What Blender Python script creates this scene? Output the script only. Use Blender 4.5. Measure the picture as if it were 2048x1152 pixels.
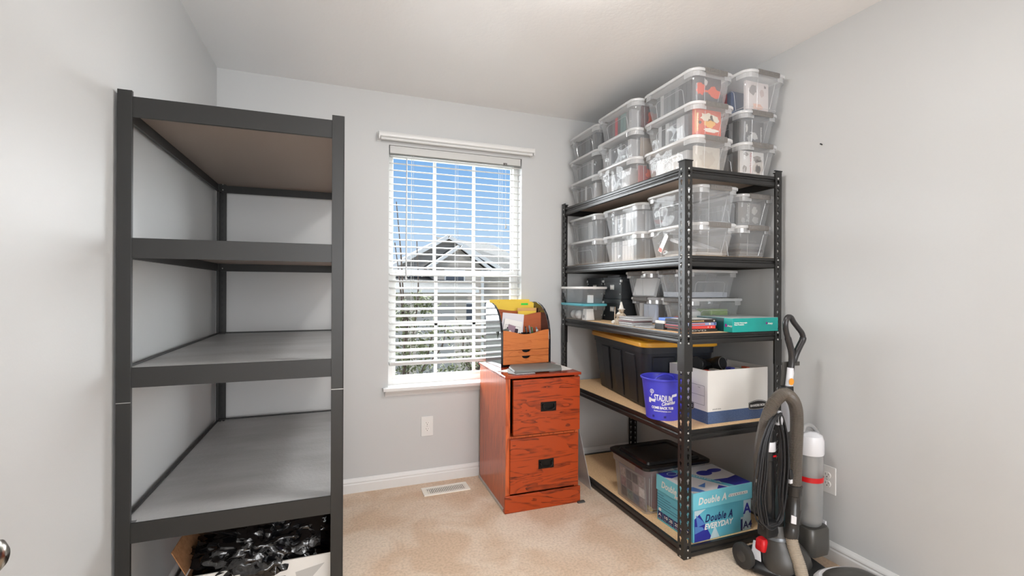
import bpy, bmesh, math, random
from mathutils import Vector, Matrix
random.seed(7)
PI = math.pi
S = bpy.context.scene
COL = S.collection
for o in list(bpy.data.objects):
    bpy.data.objects.remove(o)

# ------------------------------------------------------------------ room measures (metres)
XL, XR, YB, YF, ZC = -0.623, 2.120, 2.970, -0.40, 2.44

# ------------------------------------------------------------------ camera
def make_camera():
    h, yaw, pitch, roll, f = 1.2321, 0.3588, 0.0014, 0.0038, 933.3
    fwd = Vector((math.sin(yaw) * math.cos(pitch), math.cos(yaw) * math.cos(pitch), math.sin(pitch)))
    right = Vector((math.cos(yaw), -math.sin(yaw), 0))
    up = right.cross(fwd)
    c, s = math.cos(roll), math.sin(roll)
    r2 = right * c + up * s
    u2 = up * c - right * s
    M = Matrix((r2, u2, -fwd)).transposed().to_4x4()
    M.translation = Vector((0, 0, h))
    cd = bpy.data.cameras.new('camera')
    cd.sensor_width = 36.0
    cd.lens = f / 2048 * 36.0
    cd.clip_start = 0.02
    cd.clip_end = 300
    co = bpy.data.objects.new('camera', cd)
    COL.objects.link(co)
    co.matrix_world = M
    S.camera = co
make_camera()

# ------------------------------------------------------------------ sky, sun, exposure
S.view_settings.view_transform = 'Standard'
S.view_settings.look = 'None'
S.view_settings.exposure = 0.39
S.view_settings.gamma = 1.0
S.view_settings.use_curve_mapping = False
try:
    S.cycles.transparent_max_bounces = 32
    S.cycles.max_bounces = 12
    S.cycles.diffuse_bounces = 6
except Exception:
    pass

W = bpy.data.worlds.new('sky')
S.world = W
W.use_nodes = True
nt = W.node_tree
for n in list(nt.nodes):
    nt.nodes.remove(n)
out = nt.nodes.new('ShaderNodeOutputWorld')
bg = nt.nodes.new('ShaderNodeBackground')
tc = nt.nodes.new('ShaderNodeTexCoord')
sep = nt.nodes.new('ShaderNodeSeparateXYZ')
cr = nt.nodes.new('ShaderNodeValToRGB')
nt.links.new(tc.outputs['Generated'], sep.inputs[0])
nt.links.new(sep.outputs['Z'], cr.inputs[0])
nt.links.new(cr.outputs[0], bg.inputs[0])
nt.links.new(bg.outputs[0], out.inputs[0])
e = cr.color_ramp.elements
e[0].position = 0.0; e[0].color = (0.68, 0.76, 0.90, 1)
e[1].position = 0.30; e[1].color = (0.16, 0.40, 0.80, 1)
m_ = cr.color_ramp.elements.new(0.12); m_.color = (0.46, 0.65, 0.88, 1)
m_ = cr.color_ramp.elements.new(0.6); m_.color = (0.75, 0.85, 1.0, 1)
bg.inputs[1].default_value = 0.80

def add_light(name, kind, loc, energy, color=(1, 1, 1), rot=None, **kw):
    ld = bpy.data.lights.new(name, kind)
    ld.energy = energy
    ld.color = color
    for k, v in kw.items():
        setattr(ld, k, v)
    lo = bpy.data.objects.new(name, ld)
    lo.location = loc
    if rot is not None:
        lo.rotation_euler = rot
    COL.objects.link(lo)
    return lo

def aim(v):
    return Vector(v).normalized().to_track_quat('-Z', 'Y').to_euler()

# broad hazy daylight that comes in through the window, and the low sun on the house fronts across the street
add_light('sky_daylight', 'SUN', (0.7, 8, 6), 38.0, (0.96, 0.98, 1.0), aim((0.0, -1, -0.32)), angle=math.radians(130))
add_light('sun', 'SUN', (-8, -8, 8), 0.7, (1.0, 0.95, 0.88), aim((0.35, 1, -0.9)), angle=math.radians(6))
add_light('added_front_fill', 'AREA', (0.75, -2.45, 1.45), 72, (0.97, 0.98, 1.0), aim((0, 1, 0.05)), shape='RECTANGLE', size=2.0, size_y=1.7)  # area lamp added behind the camera as soft frontal fill
LAMP_POWER = 48

# ------------------------------------------------------------------ materials
def lin(c):
    def f(u):
        u = u / 255.0
        return u / 12.92 if u <= 0.04045 else ((u + 0.055) / 1.055) ** 2.4
    return (f(c[0]), f(c[1]), f(c[2]), 1)

MATS = {}
def mat(name, rgb, rough=0.5, metal=0.0, spec=0.5, bump=None, coat=0.0, noise=None):
    if name in MATS:
        return MATS[name]
    m = bpy.data.materials.new(name)
    m.use_nodes = True
    nt = m.node_tree
    b = nt.nodes['Principled BSDF']
    b.inputs['Base Color'].default_value = lin(rgb)
    b.inputs['Roughness'].default_value = rough
    b.inputs['Metallic'].default_value = metal
    b.inputs['Specular IOR Level'].default_value = spec
    b.inputs['Coat Weight'].default_value = coat
    tcn = nt.nodes.new('ShaderNodeTexCoord')
    if bump:
        scale, strength, dist = bump
        nz = nt.nodes.new('ShaderNodeTexNoise')
        nz.inputs['Scale'].default_value = scale
        nz.inputs['Detail'].default_value = 4
        bp = nt.nodes.new('ShaderNodeBump')
        bp.inputs['Strength'].default_value = strength
        bp.inputs['Distance'].default_value = dist
        nt.links.new(tcn.outputs['Object'], nz.inputs['Vector'])
        nt.links.new(nz.outputs['Fac'], bp.inputs['Height'])
        nt.links.new(bp.outputs[0], b.inputs['Normal'])
    if noise:
        scale, rgb2, stretch = noise
        mp = nt.nodes.new('ShaderNodeMapping')
        mp.inputs['Scale'].default_value = stretch
        nz = nt.nodes.new('ShaderNodeTexNoise')
        nz.inputs['Scale'].default_value = scale
        nz.inputs['Detail'].default_value = 5
        rp = nt.nodes.new('ShaderNodeValToRGB')
        rp.color_ramp.elements[0].position = 0.35
        rp.color_ramp.elements[1].position = 0.65
        rp.color_ramp.elements[0].color = lin(rgb)
        rp.color_ramp.elements[1].color = lin(rgb2)
        nt.links.new(tcn.outputs['Object'], mp.inputs[0])
        nt.links.new(mp.outputs[0], nz.inputs['Vector'])
        nt.links.new(nz.outputs['Fac'], rp.inputs[0])
        nt.links.new(rp.outputs[0], b.inputs['Base Color'])
    MATS[name] = m
    return m

def wood(name, c1, c2, scale, rough=0.35, dist=1.6, wave=9):
    m = bpy.data.materials.new(name)
    m.use_nodes = True
    nt = m.node_tree
    b = nt.nodes['Principled BSDF']
    b.inputs['Roughness'].default_value = rough
    b.inputs['Coat Weight'].default_value = 0.10
    b.inputs['Coat Roughness'].default_value = 0.12
    tcn = nt.nodes.new('ShaderNodeTexCoord')
    mp = nt.nodes.new('ShaderNodeMapping')
    mp.inputs['Scale'].default_value = scale
    wv = nt.nodes.new('ShaderNodeTexNoise')
    wv.inputs['Scale'].default_value = wave
    wv.inputs['Detail'].default_value = 3
    wv.inputs['Distortion'].default_value = dist
    fine = nt.nodes.new('ShaderNodeTexNoise')
    fine.inputs['Scale'].default_value = wave * 9
    fine.inputs['Detail'].default_value = 6
    mt = nt.nodes.new('ShaderNodeMath'); mt.operation = 'MULTIPLY'; mt.inputs[1].default_value = 7.0
    fr = nt.nodes.new('ShaderNodeMath'); fr.operation = 'FRACT'
    mx = nt.nodes.new('ShaderNodeMath'); mx.operation = 'MULTIPLY_ADD'; mx.inputs[1].default_value = 0.55
    sc = nt.nodes.new('ShaderNodeMath'); sc.operation = 'MULTIPLY'; sc.inputs[1].default_value = 0.7
    rp = nt.nodes.new('ShaderNodeValToRGB')
    rp.color_ramp.elements[0].position = 0.24
    rp.color_ramp.elements[1].position = 0.60
    rp.color_ramp.elements[0].color = lin(c2)
    rp.color_ramp.elements[1].color = lin(c1)
    L = nt.links.new
    L(tcn.outputs['Object'], mp.inputs[0])
    L(mp.outputs[0], wv.inputs['Vector']); L(mp.outputs[0], fine.inputs['Vector'])
    L(wv.outputs['Fac'], mt.inputs[0]); L(mt.outputs[0], fr.inputs[0])
    L(fine.outputs['Fac'], sc.inputs[0])
    L(fr.outputs[0], mx.inputs[0]); L(sc.outputs[0], mx.inputs[2])
    L(mx.outputs[0], rp.inputs[0]); L(rp.outputs[0], b.inputs['Base Color'])
    MATS[name] = m
    return m

def plastic_clear(name, tint=(0.96, 0.97, 0.98), body=0.22, rough=0.35, gloss=0.10, wavy=0.0, edge=0.45):
    """thin moulded plastic: mostly see-through, a little milky, with a smooth skin"""
    m = bpy.data.materials.new(name)
    m.use_nodes = True
    nt = m.node_tree
    for n in list(nt.nodes):
        nt.nodes.remove(n)
    N = nt.nodes.new; L = nt.links.new
    o = N('ShaderNodeOutputMaterial')
    tr = N('ShaderNodeBsdfTransparent'); tr.inputs[0].default_value = (*tint, 1)
    df = N('ShaderNodeBsdfDiffuse'); df.inputs[0].default_value = (0.86, 0.87, 0.88, 1)
    tl = N('ShaderNodeBsdfTranslucent'); tl.inputs[0].default_value = (0.9, 0.91, 0.92, 1)
    gl = N('ShaderNodeBsdfAnisotropic') if False else N('ShaderNodeBsdfGlossy')
    gl.inputs['Roughness'].default_value = 0.06
    m1 = N('ShaderNodeMixShader'); m1.inputs[0].default_value = 0.4
    L(df.outputs[0], m1.inputs[1]); L(tl.outputs[0], m1.inputs[2])
    m2 = N('ShaderNodeMixShader'); m2.inputs[0].default_value = body
    L(tr.outputs[0], m2.inputs[1]); L(m1.outputs[0], m2.inputs[2])
    lw = N('ShaderNodeLayerWeight'); lw.inputs[0].default_value = 0.25
    mr = N('ShaderNodeMath'); mr.operation = 'MULTIPLY_ADD'
    mr.inputs[1].default_value = edge; mr.inputs[2].default_value = gloss
    L(lw.outputs['Facing'], mr.inputs[0])
    pw = N('ShaderNodeMath'); pw.operation = 'POWER'; pw.inputs[1].default_value = 3
    L(lw.outputs['Facing'], pw.inputs[0]); L(pw.outputs[0], mr.inputs[0])
    m3 = N('ShaderNodeMixShader')
    L(mr.outputs[0], m3.inputs[0]); L(m2.outputs[0], m3.inputs[1]); L(gl.outputs[0], m3.inputs[2])
    if wavy:
        t = N('ShaderNodeTexCoord'); z = N('ShaderNodeTexNoise'); z.inputs['Scale'].default_value = 9
        z.inputs['Detail'].default_value = 1
        bp = N('ShaderNodeBump'); bp.inputs['Strength'].default_value = wavy; bp.inputs['Distance'].default_value = 0.02
        L(t.outputs['Object'], z.inputs['Vector']); L(z.outputs['Fac'], bp.inputs['Height']); L(bp.outputs[0], gl.inputs['Normal'])
    L(m3.outputs[0], o.inputs[0])
    MATS[name] = m
    return m

M_WALL = mat('wall_paint', (199, 200, 200), 0.48, bump=(170, 0.10, 0.002), spec=0.4)
M_CEIL = mat('ceiling_paint', (240, 240, 240), 0.36, bump=(60, 0.25, 0.003), spec=0.5)
M_TRIM = mat('white_trim', (222, 222, 221), 0.35)
M_WHITE = mat('white_plastic', (226, 226, 224), 0.4)
M_SLAT = mat('blind_white', (200, 200, 198), 0.45)
M_BLACK = mat('black_enamel', (37, 36, 35), 0.32, bump=(400, 0.05, 0.001))
M_GREYSTEEL = mat('charcoal_enamel', (34, 34, 33), 0.42, bump=(500, 0.08, 0.001))
M_DARKSTEEL = mat('dark_steel_inner', (34, 36, 38), 0.4)
M_ZINC = mat('zinc', (190, 190, 188), 0.3, metal=0.85)
M_BOARDG = mat('grey_board', (172, 172, 172), 0.42, bump=(90, 0.4, 0.003), noise=(3, (154, 153, 152), (1, 2.5, 1)))
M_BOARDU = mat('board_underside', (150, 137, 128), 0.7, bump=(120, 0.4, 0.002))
M_PART = mat('particle_board', (246, 208, 162), 0.7, noise=(160, (230, 190, 142), (1, 1, 1)))
M_CARD = mat('cardboard', (168, 122, 84), 0.85, noise=(60, (150, 106, 70), (1, 1, 1)))
M_WCARD = mat('white_cardboard', (226, 223, 218), 0.7)
M_INK = mat('black_ink', (26, 26, 28), 0.5)
M_GREYLATCH = mat('grey_latch', (122, 119, 116), 0.5, bump=(900, 0.15, 0.001))
M_DGREYLATCH = mat('dark_grey_latch', (96, 91, 87), 0.5)
M_CLEAR = plastic_clear('clear_tub_plastic', body=0.26, gloss=0.03, wavy=0.9)
M_CLEARE = plastic_clear('clear_tub_edges', body=0.45, gloss=0.12)
M_LID = plastic_clear('milky_lid_plastic', body=0.80, gloss=0.06)
M_BINP = plastic_clear('dust_bin_plastic', tint=(0.86, 0.86, 0.86), body=0.30, gloss=0.05)
M_BLKPL = mat('black_plastic', (24, 25, 27), 0.33)
M_DGREY = mat('dark_grey_plastic', (66, 64, 61), 0.38)
M_VWHITE = mat('vacuum_white', (224, 224, 228), 0.28)
M_RED = mat('red_plastic', (205, 22, 30), 0.35)
M_PAPER = mat('paper_white', (236, 235, 232), 0.75)

# ------------------------------------------------------------------ mesh helpers
class MB:
    def __init__(s):
        s.v = []; s.f = []; s.m = []
    def add(s, vs, fs, mi=0):
        b = len(s.v)
        s.v += [tuple(p) for p in vs]
        s.f += [tuple(b + i for i in f) for f in fs]
        s.m += [mi] * len(fs)
        return s
    def box(s, a, b, mi=0, M=None):
        (x0, y0, z0), (x1, y1, z1) = a, b
        vs = [(x0, y0, z0), (x1, y0, z0), (x1, y1, z0), (x0, y1, z0), (x0, y0, z1), (x1, y0, z1), (x1, y1, z1), (x0, y1, z1)]
        if M is not None:
            vs = [M @ Vector(p) for p in vs]
        return s.add(vs, [(0, 3, 2, 1), (4, 5, 6, 7), (0, 1, 5, 4), (1, 2, 6, 5), (2, 3, 7, 6), (3, 0, 4, 7)], mi)
    def loft(s, loops, mi=0, cap0=True, cap1=True, closed=True):
        n = len(loops[0]); vs = [p for l in loops for p in l]; fs = []
        for k in range(len(loops) - 1):
            for i in range(n if closed else n - 1):
                j = (i + 1) % n
                fs.append((k * n + i, k * n + j, (k + 1) * n + j, (k + 1) * n + i))
        if cap0: fs.append(tuple(reversed(range(n))))
        if cap1: fs.append(tuple((len(loops) - 1) * n + i for i in range(n)))
        return s.add(vs, fs, mi)
    def tube(s, pts, r, n=10, mi=0, cap=True):
        pts = [Vector(p) for p in pts]
        rs = r if isinstance(r, (list, tuple)) else [r] * len(pts)
        t0 = (pts[1] - pts[0]).normalized()
        a = Vector((0, 0, 1)) if abs(t0.z) < 0.9 else Vector((1, 0, 0))
        u = t0.cross(a).normalized()
        loops = []
        for i, p in enumerate(pts):
            if i == 0: t = t0
            elif i == len(pts) - 1: t = (pts[i] - pts[i - 1]).normalized()
            else: t = ((pts[i + 1] - pts[i]).normalized() + (pts[i] - pts[i - 1]).normalized()).normalized()
            u = (u - t * u.dot(t)).normalized()
            w = t.cross(u)
            loops.append([p + (u * math.cos(2 * PI * k / n) + w * math.sin(2 * PI * k / n)) * rs[i] for k in range(n)])
        return s.loft(loops, mi, cap, cap)
    def lathe(s, prof, c=(0, 0, 0), n=32, mi=0, axis='z', cap0=True, cap1=True):
        loops = []
        for r, h in prof:
            l = []
            for k in range(n):
                a = 2 * PI * k / n
                x, y = r * math.cos(a), r * math.sin(a)
                if axis == 'z': l.append((c[0] + x, c[1] + y, c[2] + h))
                elif axis == 'y': l.append((c[0] + x, c[1] + h, c[2] + y))
                else: l.append((c[0] + h, c[1] + x, c[2] + y))
            loops.append(l)
        return s.loft(loops, mi, cap0, cap1)
    def prism(s, poly, a, b, axis='z', mi=0):
        def P(u, v, h):
            return {'z': (u, v, h), 'y': (u, h, v), 'x': (h, u, v)}[axis]
        return s.loft([[P(u, v, a) for u, v in poly], [P(u, v, b) for u, v in poly]], mi)
    def build(s, name, mats, parent=None, smooth=False, bevel=0.0, seg=2, angle=0.6, loc=None, rotz=0):
        me = bpy.data.meshes.new(name)
        me.from_pydata(s.v, [], s.f)
        if not isinstance(mats, (list, tuple)): mats = [mats]
        for m in mats: me.materials.append(m)
        for p, mi in zip(me.polygons, s.m): p.material_index = mi
        bm = bmesh.new(); bm.from_mesh(me)
        bmesh.ops.recalc_face_normals(bm, faces=bm.faces)
        if bevel:
            ed = [e for e in bm.edges if len(e.link_faces) == 2 and e.calc_face_angle(0) > angle]
            bmesh.ops.bevel(bm, geom=ed, offset=bevel, segments=seg, profile=0.5, affect='EDGES', clamp_overlap=True)
        bm.to_mesh(me); bm.free()
        if smooth:
            me.shade_smooth()
            try:
                me.set_sharp_from_angle(angle=math.radians(40))
            except Exception:
                pass
        o = bpy.data.objects.new(name, me)
        COL.objects.link(o)
        if parent: o.parent = parent
        if loc: o.location = loc
        if rotz: o.rotation_euler = (0, 0, rotz)
        return o

def rr(x0, y0, x1, y1, r, z, n=5):
    """rounded rectangle loop"""
    out = []
    for cx, cy, a0 in ((x1 - r, y1 - r, 0), (x0 + r, y1 - r, 90), (x0 + r, y0 + r, 180), (x1 - r, y0 + r, 270)):
        for k in range(n + 1):
            a = math.radians(a0 + 90 * k / n)
            out.append((cx + r * math.cos(a), cy + r * math.sin(a), z))
    return out

def tag(o, label=None, cat=None, group=None, kind=None):
    if label: o['label'] = label
    if cat: o['category'] = cat
    if group: o['group'] = group
    if kind: o['kind'] = kind
    return o

def thing(name, label, cat, loc=(0, 0, 0), rotz=0, group=None):
    o = bpy.data.objects.new(name, None)
    COL.objects.link(o)
    o.location = loc
    o.rotation_euler = (0, 0, rotz)
    o.empty_display_size = 0.05
    return tag(o, label, cat, group)

def copy_tree(o, parent=None):
    c = o.copy()
    COL.objects.link(c)
    c.parent = parent
    for ch in list(o.children):
        copy_tree(ch, c)
    return c

def spline(pts, k=8):
    pts = [Vector(p) for p in pts]
    P = [pts[0] * 2 - pts[1]] + pts + [pts[-1] * 2 - pts[-2]]
    out = []
    for i in range(1, len(P) - 2):
        for j in range(k):
            t = j / k
            a, b, c, d = P[i - 1], P[i], P[i + 1], P[i + 2]
            out.append(0.5 * ((2 * b) + (c - a) * t + (2 * a - 5 * b + 4 * c - d) * t * t + (3 * b - a - 3 * c + d) * t ** 3))
    out.append(pts[-1])
    return out

def letters(name, txt, size, m, parent, origin, right, up, shear=0.0, bold=0.0, spacing=1.0, fit=None, align='LEFT', bend=None, xs=1.0):
    """printed lettering as a thin mesh; origin is the text's baseline start, right / up span the surface"""
    cu = bpy.data.curves.new(name, 'FONT')
    cu.body = txt
    cu.size = size
    cu.shear = shear
    cu.offset = bold
    cu.space_character = spacing
    cu.align_x = align
    cu.resolution_u = 3
    ob = bpy.data.objects.new(name, cu)
    COL.objects.link(ob)
    bpy.context.view_layer.update()
    dg = bpy.context.evaluated_depsgraph_get()
    me = bpy.data.meshes.new_from_object(ob.evaluated_get(dg))
    bpy.data.objects.remove(ob)
    R = Vector(right).normalized(); U = Vector(up).normalized(); N = R.cross(U)
    if fit and len(me.vertices):
        w = max(v.co.x for v in me.vertices) - min(v.co.x for v in me.vertices)
        xs = fit / w
    for v in me.vertices:
        x, y = v.co.x * xs, v.co.y
        if bend:
            v.co = bend(x, y)
        else:
            v.co = Vector(origin) + R * x + U * y + N * 0.0006
    me.materials.clear()
    me.materials.append(m)
    o = bpy.data.objects.new(name, me)
    COL.objects.link(o)
    o.parent = parent
    return o

# ------------------------------------------------------------------ room shell
WX0, WX1, WZ0, WZ1 = 0.298, 1.182, 0.618, 2.120      # window opening
WD = 0.115                                            # depth of the opening
def struct(o):
    o['kind'] = 'structure'
    return o

def carpet_material():
    m = bpy.data.materials.new('beige_carpet'); m.use_nodes = True
    nt = m.node_tree; b = nt.nodes['Principled BSDF']; N = nt.nodes.new; L = nt.links.new
    b.inputs['Roughness'].default_value = 0.95
    b.inputs['Specular IOR Level'].default_value = 0.1
    b.inputs['Sheen Weight'].default_value = 0.0
    t = N('ShaderNodeTexCoord')
    n1 = N('ShaderNodeTexNoise'); n1.inputs['Scale'].default_value = 3.5; n1.inputs['Detail'].default_value = 3; n1.inputs['Distortion'].default_value = 0.8
    n2 = N('ShaderNodeTexNoise'); n2.inputs['Scale'].default_value = 85; n2.inputs['Detail'].default_value = 4
    n3 = N('ShaderNodeTexVoronoi'); n3.inputs['Scale'].default_value = 330
    for q in (n1, n2, n3): L(t.outputs['Object'], q.inputs['Vector'])
    r1 = N('ShaderNodeValToRGB'); r1.color_ramp.elements[0].position = 0.4; r1.color_ramp.elements[1].position = 0.62
    r1.color_ramp.elements[0].color = lin((226, 200, 174)); r1.color_ramp.elements[1].color = lin((240, 222, 202))
    r2 = N('ShaderNodeValToRGB'); r2.color_ramp.elements[0].position = 0.34; r2.color_ramp.elements[1].position = 0.58
    r2.color_ramp.elements[0].color = (0.80, 0.78, 0.76, 1); r2.color_ramp.elements[1].color = (1, 1, 1, 1)
    mx = N('ShaderNodeMixRGB'); mx.blend_type = 'MULTIPLY'; mx.inputs[0].default_value = 0.8
    L(n1.outputs['Fac'], r1.inputs[0]); L(n2.outputs['Fac'], r2.inputs[0])
    L(r1.outputs[0], mx.inputs[1]); L(r2.outputs[0], mx.inputs[2]); L(mx.outputs[0], b.inputs['Base Color'])
    ad = N('ShaderNodeMath'); ad.operation = 'ADD'; L(n2.outputs['Fac'], ad.inputs[0]); L(n3.outputs['Distance'], ad.inputs[1])
    bp = N('ShaderNodeBump'); bp.inputs['Strength'].default_value = 0.5; bp.inputs['Distance'].default_value = 0.004
    L(ad.outputs[0], bp.inputs['Height']); L(bp.outputs[0], b.inputs['Normal'])
    return m
M_CARPET = carpet_material()
T = 0.12
def wall(name, a, b, m=None):
    return struct(MB().box(a, b).build(name, m or M_WALL))
wall('floor', (XL - T, -2.62, -T), (XR + T, YB + T, 0), M_CARPET)
wall('ceiling', (XL - T, -2.62, ZC), (XR + T, YB + T, ZC + T), M_CEIL)
wall('wall_left', (XL - T, YF - T, 0), (XL, YB + T, ZC))
wall('wall_right', (XR, YF - T, 0), (XR + T, YB + T, ZC))
wf = MB()
wf.box((XL, YF - T, 0), (-0.35, YF, ZC)); wf.box((1.85, YF - T, 0), (XR, YF, ZC)); wf.box((-0.35, YF - T, 2.20), (1.85, YF, ZC))  # wide opening cut so the added fill lamp reaches the room
struct(wf.build('wall_front', M_WALL))
hl_ = MB()
hl_.box((XL - T, -2.62, 0), (XL, YF - T, ZC)); hl_.box((XR, -2.62, 0), (XR + T, YF - T, ZC)); hl_.box((XL, -2.62, 0), (XR, -2.5, ZC))
struct(hl_.build('wall_added_hall', M_WALL))  # unseen hall, added to enclose the fill lamp
wb = MB()
wb.box((XL, YB, 0), (WX0, YB + T + .03, ZC)); wb.box((WX1, YB, 0), (XR, YB + T + .03, ZC))
wb.box((WX0, YB, 0), (WX1, YB + T + .03, WZ0)); wb.box((WX0, YB, WZ1), (WX1, YB + T + .03, ZC))
struct(wb.build('wall_back', M_WALL))

def baseboard(name, p0, p1, nrm):
    """profile extruded along the wall"""
    prof = [(0, 0), (0.013, 0), (0.013, 0.050), (0.010, 0.056), (0.010, 0.060), (0.0125, 0.063), (0.011, 0.070), (0.006, 0.080), (0.004, 0.085), (0, 0.085)]
    p0 = Vector(p0); p1 = Vector(p1); n = Vector(nrm)
    loops = [[p + n * (d + 0.0002) + Vector((0, 0, z)) for d, z in prof] for p in (p0, p1)]
    return struct(MB().loft(loops).build(name, M_TRIM))
baseboard('baseboard_back', (XL, YB, 0), (XR, YB, 0), (0, -1, 0))
baseboard('baseboard_left', (XL, YF, 0), (XL, YB - .014, 0), (1, 0, 0))
baseboard('baseboard_right', (XR, YF, 0), (XR, YB - .014, 0), (-1, 0, 0))

# ---- window: frame, sashes, muntins, panes
win = bpy.data.objects.new('window_1', None); COL.objects.link(win); win['kind'] = 'structure'
win.location = (WX0, YB + WD, WZ0)
w, h = WX1 - WX0, WZ1 - WZ0
RZ = 1.335 - WZ0                                       # meeting rail
fr = MB(); y0, y1 = -0.045, 0.012
fw = 0.032
fr.box((0, y0, 0), (fw, y1, h)); fr.box((w - fw, y0, 0), (w, y1, h))
fr.box((fw, y0, 0), (w - fw, y1, 0.040)); fr.box((fw, y0, h - 0.035), (w - fw, y1, h))
fr.build('window_frame', M_WHITE, win, bevel=0.002)
def sash(z0, z1, yy, side, bot, top):
    s_ = MB()
    s_.box((fw, yy, z0), (fw + side, yy + 0.022, z1)); s_.box((w - fw - side, yy, z0), (w - fw, yy + 0.022, z1))
    s_.box((fw + side, yy, z0), (w - fw - side, yy + 0.022, z0 + bot)); s_.box((fw + side, yy, z1 - top), (w - fw - side, yy + 0.022, z1))
    so = s_.build('sash', M_WHITE, win, bevel=0.0015)
    mu = MB(); a, b = fw + side, w - fw - side
    for k in (1, 2):
        x = a + (b - a) * k / 3
        mu.box((x - 0.010, yy + 0.006, z0 + bot), (x + 0.010, yy + 0.014, z1 - top))
    if z0 < 0.3:
        zm = z0 + (z1 - z0) * 0.5
        mu.box((a, yy + 0.006, zm - 0.010), (b, yy + 0.014, zm + 0.010))
    mu.build('muntin', M_WHITE, so)
    MB().box((a, yy + 0.009, z0 + bot), (b, yy + 0.011, z1 - top)).build('pane', MATS['pane'], so)
MATS['pane'] = plastic_clear('pane', tint=(0.98, 0.99, 0.99), body=0.0, gloss=0.0, edge=0.02)
sash(RZ - 0.02, h - 0.03, -0.008, 0.006, 0.035, 0.02)
sash(0.030, RZ + 0.015, -0.040, 0.020, 0.026, 0.038)

si = MB()
si.box((0.266, YB - 0.045, WZ0 - 0.017), (1.214, YB, WZ0 + 0.001))
si.box((WX0 + .0005, YB, WZ0 + 0.0005), (WX1 - .0005, YB + 0.07, WZ0 + 0.002))
prof = [(0, -0.017), (-0.040, -0.017), (-0.036, -0.024), (-0.030, -0.028), (-0.022, -0.034), (-0.014, -0.044), (-0.010, -0.046), (-0.008, -0.053), (0, -0.055)]
si.loft([[(x + (d * s_ * -1 if s_ < 0 else d * -1 * -1) * 0, YB + d - .0003, WZ0 + z) for d, z in prof] for x, s_ in ((0.278, 1), (1.202, 1))])
struct(si.build('trim_1', M_TRIM, bevel=0.0015))

# ---- blinds
bl = thing('window_blind', 'white horizontal slat blind hanging in the window recess', 'blind', (WX0, YB + 0.030, WZ1))
bx0, bx1 = 0.006, (WX1 - WX0) - 0.006
MB().box((bx0, -0.024, -0.048), (bx1, 0.020, -0.001)).build('headrail', M_SLAT, bl, bevel=0.002)
sl = MB()
pitch = 0.0435
zs = []
z = -0.062
while z > -(WZ1 - 0.790):
    zs.append(z); z -= pitch
tilt = math.radians(10.5)
for z in zs:
    prof = []
    hw = 0.0255
    for k in range(7):
        u = -hw + 2 * hw * k / 6
        prof.append((u, 0.0030 * (1 - (u / hw) ** 2)))
    pts = [(u, c + 0.0018) for u, c in prof] + [(u, c - 0.0018) for u, c in reversed(prof)]
    pp = [(u * math.cos(tilt) - c * math.sin(tilt), u * math.sin(tilt) + c * math.cos(tilt)) for u, c in pts]
    sl.loft([[(x, u, z + c) for u, c in pp] for x in (bx0 + .002, bx1 - .002)])
sl.build('slats', M_SLAT, bl)
zb = 0.758 - WZ1
MB().box((bx0 + .002, -0.026, zb - 0.010), (bx1 - .002, 0.026, zb + 0.010)).build('bottom_rail', M_SLAT, bl, bevel=0.003)
for x in (0.146, 0.432, 0.738):
    c = MB()
    for dx, dy in ((-.006, -.0265), (.006, -.0265), (0, .0265)):
        c.tube([(x + dx, dy, -0.045), (x + dx, dy, zb)], 0.0009, 6)
    c.build('ladder_cord', M_SLAT, bl)
wd = MB(); wd.tube([(0.108, -0.034, -0.07), (0.105, -0.036, -0.82)], [0.0035, 0.0045], 8, 0)
wd.lathe([(0.002, -0.02), (0.007, -0.012), (0.006, 0.0), (0.0045, 0.01)], (0.105, -0.036, -0.82), 10)
wd.build('tilt_wand', mat('clear_grey_wand', (196, 198, 200), 0.25), bl)
wd = MB(); wd.tube([(0.765, -0.034, -0.045), (0.767, -0.034, -0.455)], 0.0011, 6)
wd.lathe([(0.002, 0.02), (0.0055, 0.004), (0.0065, -0.010), (0.002, -0.014)], (0.767, -0.034, -0.47), 10)
wd.build('lift_cord', M_SLAT, bl)
MB().box((0.752, -0.027, -0.050), (0.778, -0.0235, -0.038)).build('cord_lock', M_DGREYLATCH, bl)
for x in (0.146, 0.738):
    MB().lathe([(0.006, 0), (0.006, -0.003), (0.002, -0.004)], (x, -0.010, zb - 0.010), 10).build('cord_plug', M_WHITE, bl)

# ---- curtain rod
rod = thing('curtain_rod', 'flat white curtain rod with bare brackets above the window', 'curtain rod', (0.745, YB, 2.164))
MB().loft([[(sx * 0.510, y, z) for y, z in ((-0.052, 0.020), (-0.058, 0.014), (-0.060, 0.0), (-0.058, -0.008), (-0.052, -0.012), (-0.050, -0.010), (-0.050, 0.018))] for sx in (-1, 1)]).build('rail', M_TRIM, rod, smooth=True)
MB().loft([[(sx * 0.498, y, z) for y, z in ((-0.040, -0.006), (-0.046, -0.014), (-0.046, -0.024), (-0.040, -0.028), (-0.036, -0.024), (-0.036, -0.008))] for sx in (-1, 1)]).build('rail', M_TRIM, rod, smooth=True)
for sx in (-1, 1):
    b_ = MB(); b_.box((sx * 0.508 - 0.004, -0.056, -0.026), (sx * 0.508 + 0.004, -0.001, 0.020)); b_.box((sx * 0.508 - 0.012, -0.004, -0.030), (sx * 0.508 + 0.012, -0.0003, 0.026))
    br = b_.build('bracket', M_TRIM, rod, bevel=0.001)
    MB().lathe([(0.004, -0.007), (0.004, -0.004)], (sx * 0.508, 0, -0.021), 10, axis='y').build('screw', M_ZINC, br)

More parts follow.
